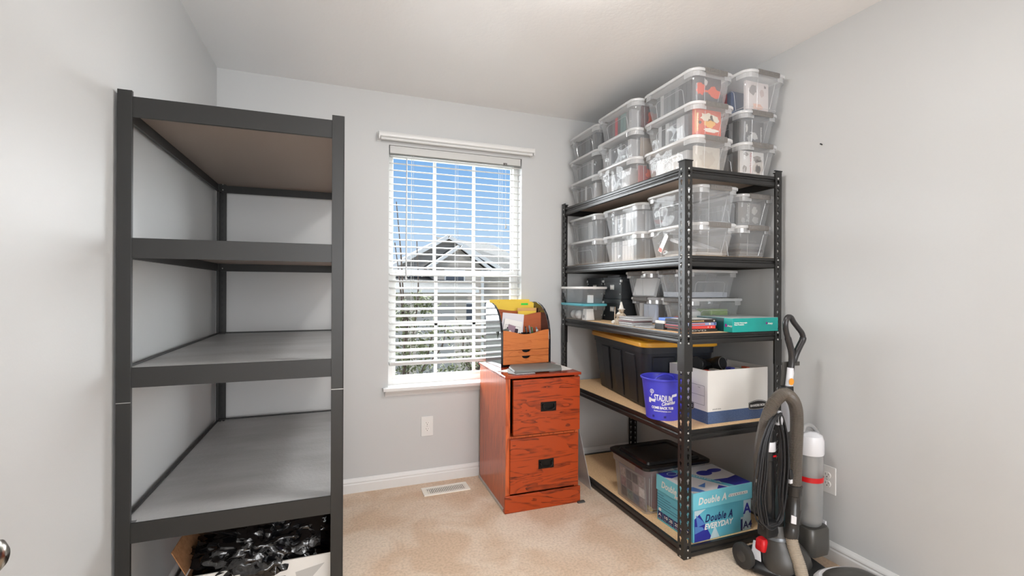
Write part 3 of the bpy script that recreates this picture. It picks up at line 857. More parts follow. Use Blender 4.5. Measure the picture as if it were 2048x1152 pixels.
# ------------------------------------------------------------------ latching tubs
def tub_proto(name, W_, L_, H_, latch, lidm=None, body=None, latch_front_only=False):
    """long axis along y, latches on the -y and +y ends, origin at base centre"""
    root = bpy.data.objects.new(name, None); COL.objects.link(root); root.empty_display_size = 0.05
    hw, hl = W_ / 2, L_ / 2
    taper = 0.024
    body = body or M_CLEAR
    zt = H_ - 0.014
    b_ = MB()
    bw, bl_ = hw - taper - 0.010, hl - taper - 0.010
    L0 = [rr(-bw + .012, -bl_ + .012, bw - .012, bl_ - .012, .02, .004),
          rr(-bw + .003, -bl_ + .003, bw - .003, bl_ - .003, .028, .006),
          rr(-bw, -bl_, bw, bl_, .030, .014),
          rr(-hw + .016, -hl + .016, hw - .016, hl - .016, .040, zt - .030),
          rr(-hw + .014, -hl + .014, hw - .014, hl - .014, .042, zt)]
    b_.loft(L0, 0, True, False)
    for sx in (-1, 1):
        for sy in (-1, 1):
            b_.box((sx * (bw - .03) - .02, sy * (bl_ - .02) - .006, 0.0), (sx * (bw - .03) + .02, sy * (bl_ - .02) + .006, .0045), 0)
    body_o = b_.build('body', body, root, smooth=True)
    # moulded edges: rim collar near corners, panel outline on the long sides, end creases
    e_ = MB()
    loop = rr(-hw + .006, -hl + .006, hw - .006, hl - .006, .045, 0)
    top = [(x, y, zt - .001) for x, y, z in loop]; bot = [(x, y, zt - .026) for x, y, z in loop]
    n = len(loop)
    for c in range(4):
        idx = list(range(c * 6, c * 6 + 6))
        # arc at the corner plus a short straight either side
        pts = [loop[i] for i in idx]
        p0 = Vector(pts[0]); p1 = Vector(pts[-1])
        d0 = (Vector(pts[0]) - Vector(pts[1])); d1 = (Vector(pts[-1]) - Vector(pts[-2]))
        ax0 = Vector((math.copysign(1, d0.x) if abs(d0.x) > abs(d0.y) else 0, 0 if abs(d0.x) > abs(d0.y) else math.copysign(1, d0.y), 0))
        ax1 = Vector((math.copysign(1, d1.x) if abs(d1.x) > abs(d1.y) else 0, 0 if abs(d1.x) > abs(d1.y) else math.copysign(1, d1.y), 0))
        pts = [p0 + ax0 * 0.022] + [Vector(p) for p in pts] + [p1 + ax1 * 0.022]
        e_.loft([[(p.x, p.y, zt - .001) for p in pts], [(p.x, p.y, zt - .024) for p in pts]], 0, False, False, closed=False)
        e_.tube([(p.x, p.y, zt - .024) for p in pts], 0.0009, 5)
        for p in (pts[0], pts[-1]):
            e_.tube([(p.x, p.y, zt - .001), (p.x, p.y, zt - .024)], 0.0012, 5)
    def side(u, t):   # point on the +x side wall at y=u, fraction t of height
        x = bw + (hw - .016 - bw) * t + .0012
        return x, u, .014 + (zt - .044) * t
    yl = hl * 0.50
    for sx in (-1, 1):
        pts = [(sx * side(-yl, 0)[0], -yl, side(-yl, 0)[2]), (sx * side(-yl, .68)[0], -yl, side(0, .68)[2]), (sx * side(0, .78)[0], -yl + .012, side(0, .78)[2]),
               (sx * side(0, .78)[0], yl - .012, side(0, .78)[2]), (sx * side(0, .68)[0], yl, side(0, .68)[2]), (sx * side(0, 0)[0], yl, side(0, 0)[2])]
        e_.tube(pts, 0.0013, 6)
    for sy in (-1, 1):
        for sx in (-1, 1):
            x1_, x0_ = sx * hw * 0.42, sx * hw * 0.30
            e_.tube([(x1_, sy * (hl - .0145), zt - .028), (x0_, sy * (bl_ + .001), .014)], 0.0010, 5)
    e_.tube([(x, y, z + .006) for x, y, z in rr(-bw, -bl_, bw, bl_, .030, .008)] , 0.0010, 5)
    e_.build('moulded_edges', M_CLEARE, root)
    # lid
    l_ = MB()
    l_.loft([rr(-hw + .002, -hl + .002, hw - .002, hl - .002, .045, zt - .002), rr(-hw, -hl, hw, hl, .047, zt + .001), rr(-hw, -hl, hw, hl, .047, zt + .009),
             rr(-hw + .003, -hl + .003, hw - .003, hl - .003, .046, zt + .0125), rr(-hw + .018, -hl + .018, hw - .018, hl - .018, .036, zt + .0135), rr(-hw + .024, -hl + .024, hw - .024, hl - .024, .03, zt + .0085)], 0, False, True)
    l_.build('lid', lidm or M_LID, root, smooth=True)
    if latch:
        for sy in ((-1, 1) if not latch_front_only else (-1,)):
            k_ = MB(); lw_ = 0.066
            prof = [(hl - .030, zt + .0142), (hl + .001, zt + .0150), (hl + .006, zt + .010), (hl + .0055, zt - .006), (hl + .002, zt - .012), (hl - .0005, zt - .010), (hl + .0012, zt + .000), (hl + .001, zt + .0105), (hl - .030, zt + .0115)]
            k_.loft([[(x, sy * y, z) for y, z in prof] for x in (-lw_, lw_)])
            for i in range(14):
                x = -lw_ + .006 + i * (2 * lw_ - .012) / 13
                k_.box((x - .0012, min(sy * (hl + .0055), sy * (hl + .0068)), zt - .004), (x + .0012, max(sy * (hl + .0055), sy * (hl + .0068)), zt + .010))
            k_.build('latch', latch, root)
    return root

P_S = tub_proto('storage_tub', 0.262, 0.404, 0.1625, M_GREYLATCH)
P_M = tub_proto('storage_tub', 0.250, 0.404, 0.1625, M_GREYLATCH)
P_T = tub_proto('storage_tub', 0.275, 0.410, 0.184, M_GREYLATCH)
P_Q = tub_proto('storage_tub', 0.250, 0.392, 0.1555, M_DGREYLATCH)
used = set()
tub_at = {}
def place_tub(key, proto, x, y, z, rz, label, group):
    if proto.name not in used:
        o = proto; used.add(proto.name)
    else:
        o = copy_tree(proto)
    o.location = (x, y, z); o.rotation_euler = (0, 0, rz)
    tag(o, label, 'storage tub', group)
    tub_at[key] = (x, y, z, rz)
    return o
B1, B2, B3 = 1.7970, 1.7970 + .158, 1.7970 + .316
gt = 'clear latching tubs on top of the black shelving unit'
for lvl, zz, nm in ((3, B1, 'bottom'), (2, B2, 'middle'), (1, B3, 'top')):
    place_tub('A%d' % lvl, P_S, 1.680, 1.930 + .004 * (lvl % 2), zz, 0, 'clear tub, %s of three in the stack above the near post of the black shelving' % nm, gt)
    place_tub('B%d' % lvl, P_S, 1.632, 2.338 - .006 * (lvl == 1), zz, 0, 'clear tub, %s of three in the middle stack along the window side on top' % nm, gt)
    place_tub('C%d' % lvl, P_S, 1.650, 2.746, zz, 0, 'clear tub, %s of three in the stack on top nearest the back wall' % nm, gt)
place_tub('R3', P_M, 1.977, 1.935, B1, 0, 'clear tub, bottom of three on top of the shelving beside the right wall', gt)
place_tub('R2', P_M, 1.977, 1.935, B2, 0, 'clear tub, middle of three on top of the shelving beside the right wall', gt)
place_tub('R1', P_T, 1.968, 1.895, B3, 0, 'larger clear latching tub at the top of the stack nearest the right wall', gt)
g2 = 'clear latching tubs on the second shelf of the black unit'
D1 = 1.3905; D2 = D1 + .158
place_tub('2A2', P_S, 1.708, 1.938, D1, 0, 'clear tub behind the near post, lower on the second shelf, with a paper tag', g2)
place_tub('2A1', P_T, 1.720, 1.948, D2, math.radians(0), 'taller empty clear tub on top of the tagged tub on the second shelf', g2)
place_tub('2B2', P_S, 1.672, 2.340, D1, 0, 'lower clear tub in the middle of the left edge of the second shelf', g2)
place_tub('2B1', P_S, 1.672, 2.336, D2, 0, 'upper clear tub in the middle of the left edge of the second shelf', g2)
place_tub('2C2', P_S, 1.652, 2.745, D1, 0, 'lower clear tub nearest the back wall on the second shelf', g2)
place_tub('2C1', P_S, 1.652, 2.745, D2, 0, 'upper clear tub nearest the back wall on the second shelf', g2)
place_tub('2R2', P_M, 1.975, 1.958, D1, 0, 'lower clear tub nearest the right wall on the second shelf, half full of grey cases', g2)
place_tub('2R1', P_M, 1.986, 1.958, D2, 0, 'upper clear tub nearest the right wall on the second shelf', g2)
g3 = 'clear tubs with latch ends facing the left side of the third shelf'
place_tub('Q2', P_Q, 1.898, 2.062, 1.0300, -PI / 2, 'wide clear tub at the bottom front of the third shelf, holding something green', g3)
place_tub('P2', P_Q, 1.882, 2.325, 1.0300, -PI / 2, 'lower clear tub on the third shelf just right of the black file boxes', g3)
place_tub('Q1', P_Q, 1.868, 2.066, 1.1815, -PI / 2, 'upper clear tub at the front of the third shelf behind the near post', g3)
place_tub('P1', P_Q, 1.846, 2.330, 1.1815, -PI / 2, 'upper clear tub with a dark latch on the third shelf, beside the file boxes', g3)

# ---- contents of the tubs
GREYS = [mat('case_grey_%s' % n, c, .45) for n, c in (('dark', (64, 66, 70)), ('slate', (92, 96, 100)), ('mid', (120, 122, 124)), ('black', (34, 35, 38)), ('pale', (176, 176, 176)))]
case_mesh = {}
def case_obj(w_, t_, h_, m, name='media_case'):
    k = (round(w_, 3), round(t_, 3), round(h_, 3), m.name)
    if k not in case_mesh:
        o = MB().box((-w_ / 2, -t_ / 2, 0), (w_ / 2, t_ / 2, h_)).build(name, m, None, bevel=min(.0015, t_ * .2))
        case_mesh[k] = o.data
        return o
    o = bpy.data.objects.new(name, case_mesh[k]); COL.objects.link(o)
    return o
TUBNAME = {'A1': 'topmost near tub', 'A2': 'middle near tub', 'A3': 'bottom near tub', 'B1': 'top tub of the middle stack', 'B2': 'middle tub of the middle stack', 'B3': 'bottom tub of the middle stack',
           'C1': 'top tub by the back wall', 'C2': 'middle tub by the back wall', 'C3': 'bottom tub by the back wall', 'R1': 'top tub by the right wall', 'R2': 'middle tub by the right wall', 'R3': 'bottom tub by the right wall',
           '2B1': 'upper middle tub, second shelf', '2B2': 'lower middle tub, second shelf', '2C1': 'upper far tub, second shelf', '2C2': 'lower far tub, second shelf', '2R1': 'upper right tub, second shelf', 'P2': 'lower tub beside the file boxes'}
ORD = ['first', 'second', 'third', 'fourth', 'fifth', 'sixth', 'seventh', 'eighth', 'ninth', 'tenth', 'eleventh', 'twelfth']
def file_row(key, y0, y1, w_=0.165, h_=0.128, t_=0.0285, mats=GREYS, seed=1, lean=0.0, accent=None, dx=0):
    x, y, z, rz = tub_at[key]
    rnd = random.Random(seed)
    yy = y0; k = 0
    while yy + t_ <= y1:
        m = mats[rnd.randrange(len(mats))]
        if accent and k in accent: m = accent[k]
        c = case_obj(w_, t_ - .002, h_, m)
        p = Matrix.Rotation(rz, 4, 'Z') @ Vector((dx, yy + t_ / 2, 0))
        c.location = (x + p.x, y + p.y, z + .0075)
        c.rotation_euler = (0, 0, rz)
        tag(c, '%s case, %s from the latch end in the %s' % (m.name.replace('case_grey_', '').replace('case_', '').replace('_', ' ').replace('mid', 'medium grey').replace('slate', 'slate grey').replace('pale', 'pale grey'), ORD[k], TUBNAME[key]), 'media case', 'cases filed in the %s' % TUBNAME[key])
        yy += t_; k += 1
ACR = mat('case_red', (196, 44, 58), .45)
WHT = mat('case_white', (214, 212, 210), .5)
TEAL_C = mat('case_teal', (96, 128, 126), .45)
def cover(key, m, w_, h_, t_, label, off=(0, -0.150), lean=0.0, deco=(), rzx=0.0, cat='book', name='book', mats_=None):
    """front-most case, its cover turned to the tub's latch end"""
    x, y, z, rz = tub_at[key]
    o = thing(name, label, cat)
    MB().box((-w_ / 2, -t_ / 2, 0), (w_ / 2, t_ / 2, h_)).build('cover', m, o, bevel=.0012)
    MB().box((-w_ / 2 + .002, -t_ / 2 + .002, h_), (w_ / 2 - .004, t_ / 2 - .002, h_ + .0008)).build('page_block', M_PAPER, o)
    for d in deco:
        d(o, -t_ / 2)
    R = Matrix.Rotation(rz + rzx, 4, 'Z')
    p = Matrix.Rotation(rz, 4, 'Z') @ Vector((off[0], off[1], 0))
    o.location = (x + p.x, y + p.y, z + .0078)
    o.rotation_euler = (-lean, 0, rz + rzx)
    return o
def blob(rgb, cx, cz, rx, rz_, nm='printed_shape', n=18, seed=0, rough=.5):
    def f(o, yf):
        rnd = random.Random(seed)
        poly = []
        for k in range(n):
            a = 2 * PI * k / n; r = 1 + (rnd.random() - .5) * .5
            poly.append((cx + rx * r * math.cos(a), cz + rz_ * r * math.sin(a)))
        MB().prism(poly, yf - .0009, yf - .0002, 'y').build(nm, mat('print_%d_%d_%d' % rgb, rgb, rough), o)
    return f
def word(txt, size, rgb, x, z, vertical=False, fit=None, bold=0.0):
    def f(o, yf):
        r, u = ((0, 0, -1), (1, 0, 0)) if vertical else ((1, 0, 0), (0, 0, 1))
        letters('lettering', txt, size, mat('ink_%d_%d_%d' % rgb, rgb, .5), o, (x, yf - .0008, z), r, u, fit=fit, bold=bold)
    return f
def marks(rgb, x, z, size, length, vertical=False, seed=1):
    """small illegible print: a row of short irregular strokes"""
    def f(o, yf):
        rnd = random.Random(seed); m_ = MB(); u = 0
        while u < length:
            w_ = size * rnd.uniform(.25, .6); h_ = size * rnd.uniform(.55, .8)
            a, b = (u, u + w_ * .7), (0, h_)
            if vertical: m_.box((x, yf - .0008, z - a[1]), (x + b[1], yf - .0003, z - a[0]))
            else: m_.box((x + a[0], yf - .0008, z), (x + a[1], yf - .0003, z + b[1]))
            u += w_
        m_.build('printed_marks', mat('ink_%d_%d_%d' % rgb, rgb, .5), o)
    return f
def rect(rgb, x0, z0, x1, z1, nm='printed_panel'):
    def f(o, yf):
        MB().box((x0, yf - .0006, z0), (x1, yf - .0001, z1)).build(nm, mat('print_%d_%d_%d' % rgb, rgb, .5), o)
    return f

file_row('A1', -.125, .150, seed=2)
file_row('A2', -.105, .150, seed=3)
file_row('B1', -.110, .165, seed=5, accent={5: ACR, 2: TEAL_C, 3: TEAL_C})
file_row('B2', -.105, .150, seed=6, h_=.12)
file_row('C1', -.115, .150, seed=8)
file_row('C2', -.105, .150, seed=9, h_=.118)
file_row('C3', -.105, .150, seed=10, h_=.118)
file_row('R2', -.115, .150, seed=11, w_=.150)
file_row('R3', -.115, .150, seed=12, w_=.150)
file_row('2B1', -.110, .150, seed=13, mats=[GREYS[2], GREYS[4], WHT], h_=.12)
file_row('2B2', -.110, .150, seed=14, mats=[GREYS[2], GREYS[4], WHT], h_=.12)
file_row('2C1', -.120, .150, seed=15, mats=[GREYS[2], GREYS[1], GREYS[4]], h_=.12)
file_row('2C2', -.120, .150, seed=16, mats=[GREYS[0], GREYS[1], GREYS[2]], h_=.12)
file_row('2R1', -.110, .150, seed=17, w_=.150, h_=.12)
file_row('A3', -.100, .150, seed=18, mats=[GREYS[4], WHT], h_=.11)
file_row('B3', -.100, .150, seed=19, mats=[GREYS[4], GREYS[2]], h_=.115)
file_row('P2', -.120, -.03, seed=20, mats=[GREYS[0], GREYS[1]], h_=.11)
file_row('R1', -.05, .12, seed=21, w_=.160, h_=.13, accent={0: mat('case_blue', (70, 96, 140), .45), 1: ACR})

CHAR = mat('cover_charcoal', (86, 86, 88), .45)
cover('A1', CHAR, .165, .140, .014, 'grey book with red splashes at the latch end of the topmost near tub', (0, -.142), deco=(
    blob((222, 82, 46), -.045, .078, .026, .030, seed=1), blob((224, 92, 56), .036, .070, .034, .026, seed=2), rect((222, 96, 60), -.02, .066, .02, .076), blob((206, 200, 196), -.012, .112, .010, .016, seed=8)))
cover('A2', mat('cover_orange', (214, 88, 54), .45), .165, .140, .014, 'orange book with a cream picture in the middle near tub on top of the shelving', (0, -.138), deco=(
    rect((232, 190, 120), -.078, .02, -.074, .13), blob((236, 228, 206), -.005, .104, .036, .020, seed=3), blob((238, 232, 214), .040, .100, .028, .018, seed=4), blob((236, 176, 76), .012, .072, .032, .020, seed=5), blob((240, 236, 222), .020, .042, .042, .010, seed=6), blob((36, 30, 30), -.048, .074, .008, .008, seed=6),
    marks((240, 214, 130), -.068, .118, .016, .088, True, 1)))
cover('A3', mat('cover_beige', (198, 190, 178), .6), .155, .120, .014, 'beige packet at the latch end of the bottom near tub on top of the shelving', (0.005, -.135), deco=(blob((184, 174, 160), .0, .06, .05, .04, seed=9),))
def fire(s_): return (blob((226, 78, 34), 0, .075, .036, .034, seed=s_), blob((246, 150, 46), .01, .07, .016, .014, seed=s_ + 1), blob((188, 36, 48), .0, .04, .040, .020, seed=s_ + 2), blob((76, 84, 92), .0, .115, .040, .016, seed=s_ + 3))
cover('B1', mat('cover_darkred', (92, 34, 34), .4), .150, .138, .014, 'dark book with a fiery picture in the top middle tub', (0.035, -.140), deco=fire(20))
cover('B2', mat('cover_tan', (172, 154, 138), .6), .150, .120, .012, 'tan packet leaning at the end of the second middle tub', (0.035, -.140))
cover('B3', mat('cover_crimson', (150, 36, 40), .4), .165, .122, .014, 'crimson book with a fiery picture in the bottom middle tub', (0.03, -.138), deco=fire(31))
cover('C2', mat('cover_multi', (112, 96, 92), .5), .150, .120, .012, 'brownish book at the end of the middle tub by the back wall', (0.03, -.135), deco=(blob((176, 92, 80), .02, .05, .03, .02, seed=41),))
cover('C3', GREYS[2], .150, .118, .012, 'grey ribbed binder at the end of the bottom tub by the back wall', (0.03, -.135), name='binder', cat='binder')
cover('C1', GREYS[1], .150, .128, .012, 'slate binder at the end of the top tub by the back wall', (0.03, -.140), name='binder', cat='binder')
cover('R1', mat('cover_pinkwhite', (216, 206, 204), .5), .150, .150, .014, 'whitish book with a grey leafy print in the top tub by the right wall', (0.0, -.130), deco=(
    blob((150, 144, 142), -.030, .110, .022, .028, seed=44), blob((196, 176, 170), .030, .100, .014, .02, seed=45), blob((222, 178, 158), .0, .028, .032, .014, seed=46), marks((120, 110, 112), .045, .125, .018, .012)))
cover('R2', CHAR, .150, .128, .014, 'charcoal book with a white wing-like print in the middle tub by the right wall', (0.0, -.135), deco=(
    blob((190, 188, 184), .010, .050, .022, .016, seed=51), blob((170, 170, 168), -.02, .032, .016, .018, seed=52), blob((206, 204, 200), -.04, .085, .006, .020, seed=53), rect((198, 196, 192), -.02, .066, .018, .069), marks((196, 194, 190), .052, .100, .012, .075, True, 2)))
cover('R3', WHT, .160, .128, .014, 'white book titled in red beside a face in the bottom tub by the right wall', (-.004, -.135), deco=(
    blob((120, 116, 112), -.050, .036, .014, .018, seed=61), blob((126, 122, 118), -.040, .112, .014, .010, seed=62), blob((196, 188, 180), .040, .055, .034, .040, seed=63), blob((206, 168, 140), .040, .042, .018, .020, seed=64), blob((132, 124, 118), .035, .092, .026, .018, seed=65), word('NEWTOWN', .020, (196, 70, 74), -.016, .122, True, .112)))
cover('2R1', mat('cover_grey_art', (134, 132, 130), .45), .155, .120, .014, 'grey patterned book titled down its middle in the upper right tub of the second shelf', (0.0, -.132), deco=(
    blob((186, 184, 180), .032, .082, .022, .018, seed=71), blob((178, 176, 172), .040, .034, .020, .018, seed=72), blob((166, 164, 160), -.045, .03, .014, .014, seed=73), word('Avenging', .024, (226, 226, 224), -.018, .114, True, .090)))
cover('2C1', mat('cover_brown_art', (96, 88, 82), .5), .150, .115, .012, 'brown picture book at the end of the upper tub by the back wall, second shelf', (0.03, -.138), deco=(blob((176, 164, 148), .02, .07, .02, .03, seed=75), blob((186, 70, 70), .02, .014, .03, .012, seed=76)))
cover('2C2', mat('cover_inkblack', (46, 44, 46), .5), .150, .118, .012, 'black book with pale lettering in the lower tub by the back wall, second shelf', (0.03, -.138), deco=(marks((190, 186, 180), -.005, .105, .014, .085, True, 3), blob((150, 120, 100), .02, .02, .02, .012, seed=78)))
cover('2B1', GREYS[4], .150, .118, .012, 'pale book with red marks in the upper middle tub of the second shelf', (0.03, -.138), deco=(blob((196, 78, 84), .01, .06, .03, .014, seed=79), blob((74, 74, 76), .02, .03, .03, .010, seed=80)))
cover('2B2', GREYS[2], .150, .118, .012, 'grey book with an orange mark in the lower middle tub of the second shelf', (0.03, -.138), deco=(blob((206, 92, 70), .05, .05, .016, .02, seed=81),))
# loose things in the second-shelf tubs
def pile(key, n, w_, d_, t_, off, mats, label, cat, name, group, base=.0078):
    x, y, z, rz = tub_at[key]
    for k in range(n):
        o = MB().box((-w_ / 2, -d_ / 2, 0), (w_ / 2, d_ / 2, t_)).build(name, mats[k % len(mats)], None, bevel=.0012)
        p = Matrix.Rotation(rz, 4, 'Z') @ Vector((off[0], off[1], 0))
        o.location = (x + p.x, y + p.y, z + base + k * (t_ + .0004)); o.rotation_euler = (0, 0, rz + (k % 3 - 1) * .03)
        tag(o, label % ['bottom', 'second lowest', 'middle', 'second highest', 'top'][k if n > 2 else k * 4], cat, group)
pile('2R2', 5, .150, .28, .013, (0, -.02), [GREYS[1], GREYS[2], GREYS[0]], '%s case of the flat pile in the lower right tub of the second shelf', 'media case', 'media_case', 'cases lying in the lower right tub')
pile('2A2', 2, .160, .24, .016, (0, -.02), [GREYS[4], GREYS[2]], '%s case of the two lying flat inside the tagged tub', 'media case', 'media_case', 'cases lying in the tagged tub')
x, y, z, rz = tub_at['2A2']
o = MB().box((-.075, -.095, 0), (.075, .095, .016)).build('book', mat('cover_silver_art', (168, 170, 174), .4, noise=(26, (220, 222, 226), (1, 1, 1))), None, bevel=.001)
o.location = (x + .0, y - .03, z + .060); o.rotation_euler = (math.radians(20), 0, .12); tag(o, 'silver patterned book lying tilted on top inside the tagged tub', 'book')
tg = thing('price_tag', 'white paper tag with a red corner hanging on the side of a second-shelf tub', 'tag')
MB().prism([(-.016, -.050), (.016, -.050), (.016, .044), (.006, .050), (-.012, .046), (-.016, .040)], -.0004, .0004, 'x').build('paper', M_PAPER, tg)
MB().prism([(-.016, -.046), (.010, -.050), (.016, -.030), (-.010, -.028)], -.0010, -.0005, 'x').build('red_corner', mat('tag_red', (206, 120, 112), .6), tg)
tg.location = (1.5795, 1.985, 1.470); tg.rotation_euler = (math.radians(28), math.radians(6), 0)
# third shelf tubs
x, y, z, rz = tub_at['Q2']
o = tag(MB().loft([rr(-.06, -.055, .06, .055, .012, 0), rr(-.065, -.06, .065, .06, .012, .02), rr(-.062, -.058, .062, .058, .012, .085)]).build('green_package', mat('leaf_green', (132, 168, 74), .6, noise=(20, (158, 190, 98), (1, 1, 4))), None), 'leaf green package inside the wide clear tub at the front of the third shelf', 'package')
o.location = (x + .075, y, z + .008)
o = tag(MB().lathe([(.008, 0), (.046, .012), (.052, .040), (.044, .074), (.018, .086)], n=24).build('bag', mat('bag_white', (222, 218, 216), .6, bump=(20, .6, .01)), None, smooth=True), 'white rounded bag inside the wide clear tub at the front of the third shelf', 'bag')
o.location = (x - .085, y - .02, z + .008)
o = tag(MB().lathe([(.004, 0), (.024, .010), (.028, .026), (.018, .040), (.004, .046)], n=20).build('ornament', mat('orange_red', (226, 106, 74), .5), None, smooth=True), 'small orange ball-shaped ornament in the wide clear tub', 'ornament')
o.location = (x - .125, y + .05, z + .008)
co = MB(); co.tube([(.045 * math.cos(a * .5), .045 * math.sin(a * .5), .010 + a * .0012) for a in range(40)], .005, 8)
o = tag(co.build('cable_coil', GREYS[2], None, smooth=True), 'coiled grey cable inside the wide clear tub of the third shelf', 'cable'); o.location = (x - .01, y - .04, z + .006)
x, y, z, rz = tub_at['Q1']
o = tag(MB().box((-.15, -.09, 0), (.13, .09, .028)).build('flat_box', mat('box_bluegrey', (168, 172, 180), .5), None, bevel=.002), 'flat blue-grey box lying in the upper front tub of the third shelf', 'box'); o.location = (x, y, z + .008)
o = MB().box((-.008, -.045, 0), (.008, .045, .10)).build('book', GREYS[1], None, bevel=.001); tag(o, 'dark booklet standing in the upper front tub of the third shelf', 'book'); o.location = (x + .02, y + .02, z + .037); o.rotation_euler = (0, .35, .1)
x, y, z, rz = tub_at['P1']
o = tag(MB().box((-.012, -.09, 0), (.012, .09, .11)).build('white_card_pack', WHT, None, bevel=.002), 'white pack of cards slanted in the upper tub beside the black file boxes', 'pack'); o.location = (x - .13, y - .0, z + .008); o.rotation_euler = (0, .30, .1)
x, y, z, rz = tub_at['P2']
o = tag(MB().box((-.002, -.06, 0), (.012, .06, .105)).build('photo_box', mat('pale_blue', (176, 186, 204), .5), None, bevel=.002), 'pale blue box front in the lower tub beside the black file boxes', 'box'); o.location = (x - .158, y - .045, z + .008)
o = tag(MB().box((-.002, -.014, 0), (.010, .014, .11)).build('white_book', WHT, None, bevel=.001), 'narrow white book in the lower tub beside the black file boxes', 'book'); o.location = (x - .157, y + .045, z + .008)

# ---- small shoe-box tubs with white and teal lids
def shoe_tub(lidm, z, label, rz=0.0, dx=0):
    root = thing('storage_box', label, 'storage box', (1.533 + dx, 2.738, z), rz, 'small lidded boxes on the third shelf')
    hw, hl, H_ = .092, .158, .108
    MB().loft([rr(-hw + .030, -hl + .032, hw - .030, hl - .032, .012, .0), rr(-hw + .026, -hl + .028, hw - .026, hl - .028, .016, .003), rr(-hw + .014, -hl + .014, hw - .014, hl - .014, .018, .066), rr(-hw + .009, -hl + .009, hw - .009, hl - .009, .019, .070), rr(-hw + .006, -hl + .006, hw - .006, hl - .006, .020, H_ - .012)], 0, True, False).build('body', MATS['clear_tub_cloudy'], root, smooth=True)
    MB().loft([rr(-hw, -hl, hw, hl, .022, H_ - .014), rr(-hw - .002, -hl - .002, hw + .002, hl + .002, .023, H_ - .005), rr(-hw + .001, -hl + .001, hw - .001, hl - .001, .021, H_), rr(-hw + .014, -hl + .014, hw - .014, hl - .014, .015, H_), rr(-hw + .017, -hl + .017, hw - .017, hl - .017, .014, H_ - .004)]).build('lid', lidm, root, smooth=True)
    return root
plastic_clear('clear_tub_cloudy', body=0.20, gloss=.03)
shoe_tub(mat('teal_lid', (92, 176, 190), .35), 1.0295, 'small clear storage box with a teal lid at the left end of the third shelf')
shoe_tub(mat('white_lid', (236, 234, 232), .4), 1.1385, 'small clear storage box with a white lid stacked on the teal-lidded one')
M_BALL = mat('white_ball', (228, 226, 224), .5)
for k, (bx, by, r) in enumerate(((1.500, 2.790, .030), (1.495, 2.716, .030), (1.545, 2.745, .028), (1.512, 2.660, .0001))):
    if r < .001: continue
    prof = [(max(.0005, r * math.sin(PI * i / 14)), r - r * math.cos(PI * i / 14)) for i in range(15)]
    o = MB().lathe(prof, n=24).build('ball', M_BALL, None, smooth=True); o.location = (bx, by, 1.0335)
    tag(o, '%s white ball inside the teal-lidded storage box' % ['rearmost', 'front left', 'right-hand'][k], 'ball', 'white balls in the teal-lidded box')
o = thing('paper_bag', 'white paper packet with a grey round mark inside the teal-lidded box', 'packet', (1.505, 2.640, 1.0335), .0)
MB().loft([rr(-.022, -.030, .040, .028, .004, 0), rr(-.016, -.024, .034, .022, .004, .070)]).build('packet', M_PAPER, o)
MB().prism([(.0105 * math.cos(a * PI / 8), .022 + .0105 * math.sin(a * PI / 8)) for a in range(16)], -.0235, -.0222, 'x').build('round_mark', GREYS[2], o)
o = tag(MB().box((-.012, -.020, 0), (.012, .020, .050)).build('white_carton', M_PAPER, None, bevel=.002), 'small white carton standing inside the white-lidded storage box', 'carton'); o.location = (1.530, 2.640, 1.1425)

# ---- black file boxes
M_BBOX = mat('black_boardbox', (36, 40, 44), .5, bump=(300, .15, .001))
def file_box(x, y, z, w_, h_, label, rz=0, dep=.30, plate=True):
    o = thing('file_box', label, 'box', (x, y, z), rz, 'black file boxes on the third shelf')
    MB().box((0, -w_ / 2 + .003, 0), (dep - .006, w_ / 2 - .003, h_ - .004)).build('body', M_BBOX, o, bevel=.0015)
    MB().box((-.003, -w_ / 2, h_ - .030), (dep - .003, w_ / 2, h_)).build('lid', M_BBOX, o, bevel=.0015)
    if plate:
        pl_ = MB().box((-.0035, -.022, h_ * .42), (-.0006, .022, h_ * .42 + .032)).build('label_holder', M_ZINC, o, bevel=.001)
        MB().box((-.0045, -.016, h_ * .42 + .006), (-.0036, .016, h_ * .42 + .026)).build('paper_label', M_PAPER, pl_)
    for sy in (-1, 1):
        c_ = MB().box((-.0045, sy * (w_ / 2 - .005) - .006, h_ - .031), (.006, sy * (w_ / 2 - .005) + .006, h_ - .016)).build('metal_corner', M_ZINC, o, bevel=.001)
        for zz in (.030, .095):
            if zz < h_ - .035:
                MB().lathe([(.0045, -.003), (.0035, -.001), (.0045, .001)], (0, sy * (w_ / 2 - .014), zz), 12, axis='x').build('rivet', M_ZINC, o)
    return o
file_box(1.648, 2.568, 1.0295, .208, .140, 'lower black file box next to the clear tubs on the third shelf')
file_box(1.648, 2.568, 1.1700, .208, .136, 'upper black file box next to the clear tubs on the third shelf')
file_box(1.648, 2.782, 1.0295, .208, .140, 'lower black file box behind the teal-lidded storage box')
file_box(1.648, 2.782, 1.1700, .208, .136, 'upper black file box behind the white-lidded storage box')
tag(MB().box((1.670, 2.52, 1.3065), (1.88, 2.66, 1.322)).build('flat_case', GREYS[0], None, bevel=.002), 'flat dark case lying on top of the right-hand black file box', 'case')

